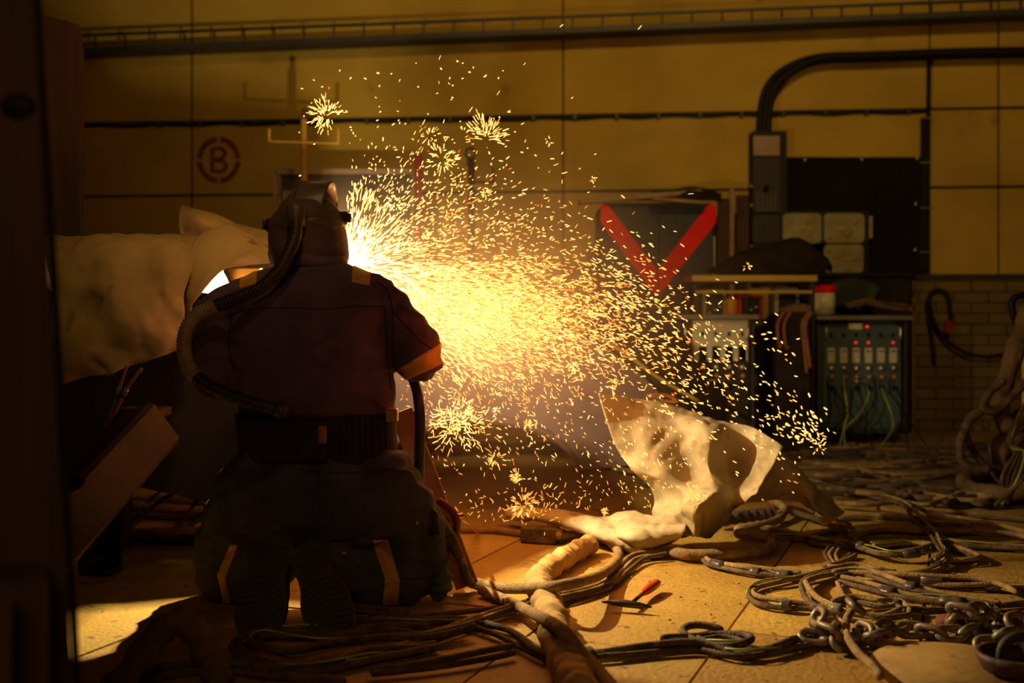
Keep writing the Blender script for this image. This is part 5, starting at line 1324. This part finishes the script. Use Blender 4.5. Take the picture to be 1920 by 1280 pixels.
for i, p in enumerate(bandpts):
    t_ = (bandpts[min(i+1, 14)]-bandpts[max(i-1, 0)]).normalized(); nn = V((1, 0, 0)).cross(t_).normalized()
    sk = V((.012*math.sin(i/14*math.pi), 0, 0))
    for wx, hh in ((-.050, 0), (-.044, .012), (0, .016), (.044, .012), (.050, 0), (.042, -.004), (0, 0), (-.042, -.004)):
        vs.append(p+V((wx, 0, 0))+sk-nn*hh*(1 if nn.z < 0 or True else -1))
fs = []
for i in range(14):
    for j in range(8): fs.append((i*8+j, i*8+(j+1) % 8, (i+1)*8+(j+1) % 8, (i+1)*8+j))
fs += [tuple(range(8)), tuple(14*8+j for j in range(7, -1, -1))]
m.add(vs, fs); m.build('crown_air_duct', 'helmet', me2)
# headband around the hood with knobs
pts = []
for a in range(30):
    th = 2*math.pi*a/30; pts.append(P(577, 420, 3.69)+V((math.cos(th)*px2m(68, 3.69), math.sin(th)*.128, 0)))
m = MB(); m.tube(pts, .006, 10, closed=True, rr=.014, up=(0, 0, 1)); m.build('headband', 'helmet', me2)
for px_, py_ in ((508, 422), (644, 409)):
    c = P(px_, py_, 3.69); s_ = -1 if px_ < 560 else 1
    m = MB(); m.cyl(c-V((s_*.015, 0, 0)), c+V((s_*.012, 0, 0)), .022, 16); m.cyl(c+V((s_*.010, 0, 0)), c+V((s_*.024, 0, 0)), .016, 12); m.build('side_knob', 'black', me2)
# breathing hose
h0 = P(556, 392, 3.545); 
m = MB(); m.tube([h0+V((0, .0, .012)), h0, h0+V((0, -.004, -.03)), h0+V((0, -.004, -.055))], [.030, .033, .030, .029], 16); m.build('hose_connector', 'helmet', me2)
def hosepts(px, n): return [V(p) for p in spline([P(x, y, d) for x, y, d in px], n)]
H1 = hosepts([(556, 415, 3.53), (553, 445, 3.50), (541, 475, 3.45), (525, 505, 3.41), (505, 525, 3.38), (478, 545, 3.37), (440, 560, 3.37), (405, 573, 3.38)], 16)
H2 = hosepts([(405, 573, 3.38), (372, 588, 3.38), (351, 615, 3.37), (345, 650, 3.35), (352, 685, 3.34), (368, 706, 3.33)], 18)
H3 = hosepts([(368, 706, 3.33), (390, 722, 3.31), (425, 738, 3.28), (465, 752, 3.27), (500, 762, 3.27), (524, 768, 3.29)], 16)
hs = None
for pts, nm, mt_, r0, amp in ((H1, 'breathing_hose', 'hose', .0185, .0028), (H2, 'hose_cover', 'hosewrap', .0215, .0018), (H3, 'hose_section', 'hose', .0175, .0026)):
    L = [0]
    for a, b in zip(pts, pts[1:]): L.append(L[-1]+(b-a).length)
    N_ = int(L[-1]/.0028); q = []; j = 0
    for i in range(N_+1):
        s_ = L[-1]*i/N_
        while j < len(L)-2 and L[j+1] < s_: j += 1
        q.append(pts[j].lerp(pts[j+1], (s_-L[j])/max(L[j+1]-L[j], 1e-9)))
    m = MB(); m.tube(q, [r0+amp*math.sin(i*2*math.pi/3.4) for i in range(len(q))], 16)
    o = m.build(nm, mt_, person if hs is None else hs)
    if hs is None: hs = o
m = MB(); m.tube([P(518, 765, 3.285), P(526, 769, 3.285), P(534, 772, 3.30)], .024, 14); m.build('hose_coupling', 'helmet', hs)

# gloves closed around the torch
def glove(c, d, side, grip):
    """c palm centre, d forward direction, fingers curl round the torch handle"""
    c = V(c); d = V(d).normalized(); s_ = V((side, 0, 0)); s_ = (s_-d*s_.dot(d)).normalized(); u = s_.cross(d) if side > 0 else d.cross(s_)
    m = MB()
    m.rtube([c-d*.12, c-d*.05, c, c+d*.035], [.050, .040, .044, .040], 14, rr=[.046, .032, .026, .022], up=tuple(u))
    for k, (o, ln, r) in enumerate(((-.030, .058, .0105), (-.010, .066, .011), (.010, .062, .0105), (.029, .050, .0095))):
        a = c+d*.030+s_*o; b = a+d*ln*.5-u*.006; e = b+d*ln*.15-u*ln*.42; g = e-d*ln*.35-u*ln*.12
        m.rtube([a, b, e, g], [r*1.15, r*1.1, r, r*.9], 10)
    a = c-d*.02-s_*.040; m.rtube([a, a+d*.025-s_*.020-u*.012, a+d*.055-s_*.006-u*.034, a+d*.068+s_*.010-u*.040], [.014, .013, .012, .010], 10)
    me = fuse(m, .0042, 2)
    return link('glove', me, 'glove', person)
glove(RH+V((0, .03, .01)), (P(640, 520, 4.0)-RH), -1, None)
glove(LH+V((.01, .01, .0)), (P(660, 572, 3.92)-LH), 1, None)
t = thing('welding_torch', P(640, 530, 3.95), 'welding torch held in front of the chest, its lead hanging by the right hip', 'welding torch')
m = MB(); m.rtube([P(672, 618, 3.76), P(655, 585, 3.85), P(646, 545, 3.95)], .016, 12); m.build('handle', 'black', t)
m = MB(); m.tube([P(648, 540, 3.95), P(643, 522, 4.0), P(641, 508, 4.035)], [.011, .010, .008], 12); m.build('swan_neck', 'brass', t)
tl = [P(672, 618, 3.76), P(722, 650, 3.72), P(760, 690, 3.60), P(779, 722, 3.54), P(786, 760, 3.50), P(788, 800, 3.50), P(787, 850, 3.51), P(786, 900, 3.52), P(790, 945, 3.53), P(808, 985, 3.62), P(828, 1020, 3.72), G(846, 1046, .02)]
m = MB(); m.tube([V(p) for p in spline(tl, 8)], .0165, 12); m.build('lead', 'hose', t)
m = MB(); m.tube([ARC+V((0, 0, 0)), ARC+V((.002, 0, .002)), ARC+V((.004, 0, .004))], .004, 6)
arcm = MB(); arcm.ball(ARC, .007, 10, 8); tag(arcm.build('welding_arc', emis('arc_glow', (1, .93, .8), 300)), 'tiny blinding arc point burning in front of the hooded head', 'arc')
# ------------------------------------------------------------------ sparks
rs = random.Random(99)
GR = V((0, 0, -9.8))
sm_ = {'hot': emis('spark_yellow', (1.0, .52, .13), 2.7), 'mid': emis('spark_amber', (1.0, .34, .05), 1.8), 'red': emis('spark_orange', (1.0, .15, .02), 1.2)}
def unit(matname):
    m = MB(); m.tube([(0, 0, -1), (0, 0, -.55), (0, 0, 0), (0, 0, .6), (0, 0, 1)], [.15, .8, 1, .8, .15], 6); me = m.mesh('spark'); me.materials.append(sm_[matname]); return me
um = {k: unit(k) for k in sm_}
sparks = []     # (position, direction, half length, radius, kind)
def gauss(m, s): return rs.gauss(m, s)
def addspark(px, py, ang, lpx, wpx=1.5, D=None, kind=None, yj=.25):
    wpx *= .82
    D = D if D is not None else max(3.65, gauss(4.25, .28))
    p = P(px, py, D); k = D/F
    d = V((math.cos(ang), gauss(0, yj), -math.sin(ang))).normalized()
    if p.z < .01: return
    kind = kind or rs.choices(('hot', 'mid', 'red'), (64, 31, 5))[0]
    sparks.append((p, d, max(lpx*k/2, wpx*k*.5), wpx*k*.5, kind))
AX, AY = 648, 492
def ang_from_arc(px, py, j=.18):
    dx, dy = px-AX, py-AY; return math.atan2(dy, dx)+gauss(0, j)
# main jet
def core(n, xm, xs, slope, s0, s1, l0, l1, w=1.7):
    for _ in range(n):
        x = gauss(xm, xs)
        if x < 765: x = 765+abs(765-x)*.4
        y = 560+(x-760)*slope+gauss(0, s0+(x-760)*s1)
        if y > 770-(x-760)*.1 and rs.random() < .6: continue
        lj = .25 if x < 1000 else .45
        a = math.atan2(y-AY-10, x-AX)*.55+.12+gauss(0, lj)
        addspark(x, y, a, rs.uniform(l0, l1), rs.uniform(w*.8, w*1.5), kind=rs.choices(('hot', 'mid'), (52, 48))[0])
core(2400, 900, 85, .16, 40, .04, 6, 17, 1.35)
core(2000, 1010, 100, .13, 44, .03, 4, 13, 1.35)
core(700, 1080, 105, .16, 52, .05, 4, 11, 1.5)
core(1000, 840, 70, .45, 55, .03, 5, 15, 1.3)
# fan of long streaks at the right edge of the hood and above the shoulder
for _ in range(1100):
    a = math.radians(rs.uniform(-88, 14)); r = rs.expovariate(1/95)+12
    if a < -1.15 and r > 170: r = rs.uniform(20, 160)
    x, y = 646+math.cos(a)*r, 500+math.sin(a)*r
    if x < 650 and y > 470: continue
    addspark(x, y, a+gauss(0, .10), rs.uniform(7, 22)*(1 if r < 150 else .6), rs.uniform(1.2, 2.0), D=gauss(4.12, .08), kind='hot')
for _ in range(500):
    a = math.radians(rs.uniform(0, 48)); r = rs.uniform(90, 330); x, y = 650+math.cos(a)*r, 490+math.sin(a)*r
    addspark(x, y, a+gauss(0, .08), rs.uniform(8, 20), rs.uniform(1.4, 2.2), D=gauss(4.12, .1), kind='hot')
# loose cloud above
for _ in range(640):
    x = gauss(800, 95); y = 470-abs(gauss(0, 115))
    if y < 130 or x < 655 or x > 1130: continue
    addspark(x, y, ang_from_arc(x, y, .5), rs.uniform(2, 9), rs.uniform(1.7, 2.9))
for _ in range(260):
    x = gauss(960, 100); y = gauss(440, 60)
    if x < 700 or y > 560: continue
    addspark(x, y, ang_from_arc(x, y, .6), rs.uniform(2.5, 10), rs.uniform(1.7, 2.8))
for _ in range(60):
    addspark(rs.uniform(560, 1010), rs.uniform(110, 330), rs.uniform(0, 6.3), rs.uniform(2.2, 6), rs.uniform(2.2, 3.4))
# spread to the right and down
for _ in range(540):
    t_ = abs(gauss(0, .42)); 
    if t_ > 1: continue
    x = 1110+t_*330+gauss(0, 30); y = 560+t_*t_*230+t_*60+gauss(0, 62+30*t_)
    if y > 900: continue
    addspark(x, y, gauss(.25+.5*t_, .3), rs.uniform(4, 12), rs.uniform(1.8, 2.9), kind=rs.choices(('hot', 'mid', 'red'), (62, 33, 5))[0])
for _ in range(190):
    x = rs.uniform(1250, 1500); y = 640+(x-1250)*.72+gauss(0, 62); addspark(x, y, gauss(.7, .4), rs.uniform(4, 9), rs.uniform(2, 3.2))
for _ in range(34):
    addspark(rs.uniform(1330, 1500), gauss(635, 30)+0, gauss(.4, .3), rs.uniform(5, 10), rs.uniform(2.5, 3.5), kind='hot')
# falling below the arm and over the floor and cloth
for _ in range(520):
    x = gauss(930, 110); y = 690+abs(gauss(0, 95))
    if x < 752 or (x < 795 and y > 770) or y > 985: continue
    addspark(x, y, gauss(1.0, .6), rs.uniform(3, 11), rs.uniform(1.5, 2.5), kind=rs.choices(('hot', 'mid', 'red'), (50, 44, 6))[0])
for _ in range(220):
    x = gauss(1190, 60); y = gauss(850, 60)
    if y < 720 or y > 960: continue
    addspark(x, y, gauss(.9, .5), rs.uniform(3, 9), rs.uniform(1.5, 2.3), D=rs.uniform(3.7, 4.15), kind=rs.choices(('hot', 'mid', 'red'), (50, 44, 6))[0])
for _ in range(120):
    x = gauss(985, 75); y = gauss(945, 22); addspark(x, y, rs.uniform(0, 6.3), rs.uniform(3, 12), rs.uniform(1.2, 2.0), kind='mid')
# bursts
bursts = []
def burst(px, py, r, n, D=4.1, label='', kind='hot', a0=0, a1=6.283, hole=.15, jit=0):
    m = {'hot': MB(), 'mid': MB()}
    k = D/F; c = P(px, py, D)
    for _ in range(n):
        a = rs.uniform(a0, a1); rr_ = r*(hole+(1-hole)*rs.random()**.8); l = r*rs.uniform(.10, .30); w_ = rs.uniform(1.0, 1.8)*k*.5
        a += rs.gauss(0, .06); d = V((math.cos(a), rs.uniform(-.9, .9), -math.sin(a))).normalized(); o = c+d*rr_*k*rs.uniform(.7, 1)+V((rs.gauss(0, jit)*k, 0, rs.gauss(0, jit*.8)*k))
        e = o+d*l*k
        mm = m[kind if rs.random() < .7 else ('mid' if kind == 'hot' else 'hot')]
        mm.tube([o-d*w_, o, e, e+d*w_*2], [w_*.3, w_, w_, w_*.2], 5)
    main = kind
    o = m[main].build('spark_burst', sm_[main]); other = 'mid' if main == 'hot' else 'hot'
    if m[other].v: m[other].build('ember_streaks', sm_[other], o)
    tag(o, label, 'spark burst')
def cluster(px, py, label):
    D = 4.4; k = D/F; m = MB(); m2 = MB()
    for _ in range(74):
        x, y = px+rs.gauss(0, 26), py+rs.gauss(0, 20); c = P(x, y, D+rs.gauss(0, .05)); a = .7+rs.gauss(0, .45)
        d = V((math.cos(a), rs.uniform(-.4, .4), -math.sin(a))).normalized(); l = rs.uniform(2, 5.5)*k; w_ = rs.uniform(.8, 1.4)*k
        (m if rs.random() < .85 else m2).tube([c-d*l, c-d*l*.5, c+d*l*.5, c+d*l], [w_*.3, w_, w_, w_*.3], 5)
    o = m.build('spark_burst', sm_['hot']); m2.build('ember_streaks', sm_['mid'], o); tag(o, label, 'spark burst')
burst(612, 216, 36, 105, a0=1.2, a1=6.1, jit=3, label='round starburst of sparks high above the welder head beside the yellow post')
burst(912, 258, 44, 90, label='ragged starburst of sparks high to the right, near the shorter yellow post', a0=3.0, a1=6.6, jit=5)
burst(912, 362, 11, 26, label='small bright star of sparks right of the shorter yellow post')
burst(1112, 336, 8, 14, label='tiny flare of sparks alone on the wall above the cabinet planks')
burst(968, 893, 15, 60, label='bright star of sparks bouncing above the floor boards', kind='mid', hole=.0)
burst(990, 797, 12, 45, label='orange star of sparks below the jet in front of the steel arch', kind='mid', hole=0)
burst(858, 790, 48, 230, jit=17, label='large fan of sparks under the right elbow', hole=.05)
cluster(1503, 800, label='cluster of sparks falling in front of the teal console')
burst(1535, 838, 16, 22, label='low tail cluster of sparks furthest to the right')
burst(1300, 925, 22, 50, label='golden star of sparks bouncing on the leather cloth', kind='mid', hole=0)
burst(1135, 958, 9, 24, label='small star of sparks on the floor left of the leather cloth', kind='mid', hole=0)
burst(980, 945, 30, 70, label='low spray of orange sparks on the floor behind the rolled cloth edge', kind='mid', D=4.6)
burst(930, 770, 9, 20, label='small star of sparks between the hanging lead and the steel arch', kind='hot', hole=0)
burst(1075, 690, 14, 34, label='golden flare in the sparks above the leather cloth corner', hole=0)
burst(1152, 716, 9, 20, label='small orange star just above the tip of the leather cloth', kind='mid', hole=0)
burst(805, 255, 30, 22, label='thin scatter of streaks high above the right shoulder')
burst(830, 300, 36, 46, label='wheel of short streaks beside the red post')
burst(742, 382, 20, 34, label='small wheel of streaks in front of the framed panel')
burst(1030, 265, 9, 9, label='faint small burst of sparks on the wall right of the ragged starburst')
burst(930, 858, 26, 40, label='loose burst of sparks below the fan under the elbow', kind='mid')
burst(1400, 500, 9, 10, label='tiny burst of sparks above the yellow table edge', D=4.6)

# the largest ones are objects of their own, the countless rest one shower
order = sorted(range(len(sparks)), key=lambda i: -(sparks[i][2]*sparks[i][3]/sparks[i][0].y**2)*(0.25 if (abs(proj(sparks[i][0])[0]-930) < 190 and 480 < proj(sparks[i][0])[1] < 700) else 1))
big = set(order[:290])
for i in order[:290]:
    p, d, h, r, k = sparks[i]
    o = bpy.data.objects.new('spark', um[k]); COL.objects.link(o); o.location = p; o.scale = (r, r, h)
    o.rotation_mode = 'QUATERNION'; o.rotation_quaternion = d.to_track_quat('Z', 'Y')
    tag(o, 'bright loose spark flying from the welding arc', 'spark', 'larger sparks flying from the arc')
parts = {k: MB() for k in sm_}
for i, (p, d, h, r, k) in enumerate(sparks):
    if i in big: continue
    parts[k].tube([p-d*h, p-d*h*.5, p+d*h*.5, p+d*h], [r*.2, r*.9, r*.9, r*.2], 5, caps=False)
root = parts['hot'].build('spark_shower', sm_['hot'])
tag(root, 'dense shower of golden sparks streaming right from the welding arc', 'sparks', None, 'stuff')
for k, nm in (('mid', 'amber_sparks'), ('red', 'red_sparks')):
    o = parts[k].build(nm, sm_[k], root); o['kind'] = 'stuff'

# ------------------------------------------------------------------ smoke round the weld
hm = bpy.data.materials.new('welding_smoke'); hm.use_nodes = True
nt = hm.node_tree; N = nt.nodes; L = nt.links; N.remove(N['Principled BSDF'])
vs_ = N.new('ShaderNodeVolumeScatter'); vs_.inputs['Color'].default_value = (.98, .62, .34, 1); vs_.inputs['Anisotropy'].default_value = .1
HC, HS = P(940, 600, 4.35), (1.15, .72, .85)
tc = N.new('ShaderNodeNewGeometry'); v1 = N.new('ShaderNodeVectorMath'); v1.operation = 'SUBTRACT'; L.new(tc.outputs['Position'], v1.inputs[0]); v1.inputs[1].default_value = tuple(HC)
v2 = N.new('ShaderNodeVectorMath'); v2.operation = 'DIVIDE'; L.new(v1.outputs['Vector'], v2.inputs[0]); v2.inputs[1].default_value = HS
gr = N.new('ShaderNodeVectorMath'); gr.operation = 'LENGTH'; L.new(v2.outputs['Vector'], gr.inputs[0])
mr = N.new('ShaderNodeMapRange'); mr.inputs['From Min'].default_value = 0.05; mr.inputs['From Max'].default_value = 1.0; mr.inputs['To Min'].default_value = 1; mr.inputs['To Max'].default_value = 0
L.new(gr.outputs['Value'], mr.inputs['Value'])
nz = N.new('ShaderNodeTexNoise'); nz.inputs['Scale'].default_value = 2.2; nz.inputs['Detail'].default_value = 3; L.new(v2.outputs['Vector'], nz.inputs['Vector'])
m1 = N.new('ShaderNodeMath'); m1.operation = 'POWER'; L.new(mr.outputs[0], m1.inputs[0]); m1.inputs[1].default_value = 2.3
m2 = N.new('ShaderNodeMath'); m2.operation = 'MULTIPLY'; L.new(m1.outputs[0], m2.inputs[0]); L.new(nz.outputs[0], m2.inputs[1])
m3 = N.new('ShaderNodeMath'); m3.operation = 'MULTIPLY'; L.new(m2.outputs[0], m3.inputs[0]); m3.inputs[1].default_value = 1.15
L.new(m3.outputs[0], vs_.inputs['Density']); L.new(vs_.outputs[0], N['Material Output'].inputs['Volume'])
m = MB(); m.ball((0, 0, 0), 1.0, 24, 14)
o = m.build('welding_smoke', hm); o.location = HC; o.scale = HS
tag(o, 'glowing orange smoke hanging around the welding sparks', 'smoke', None, 'stuff')
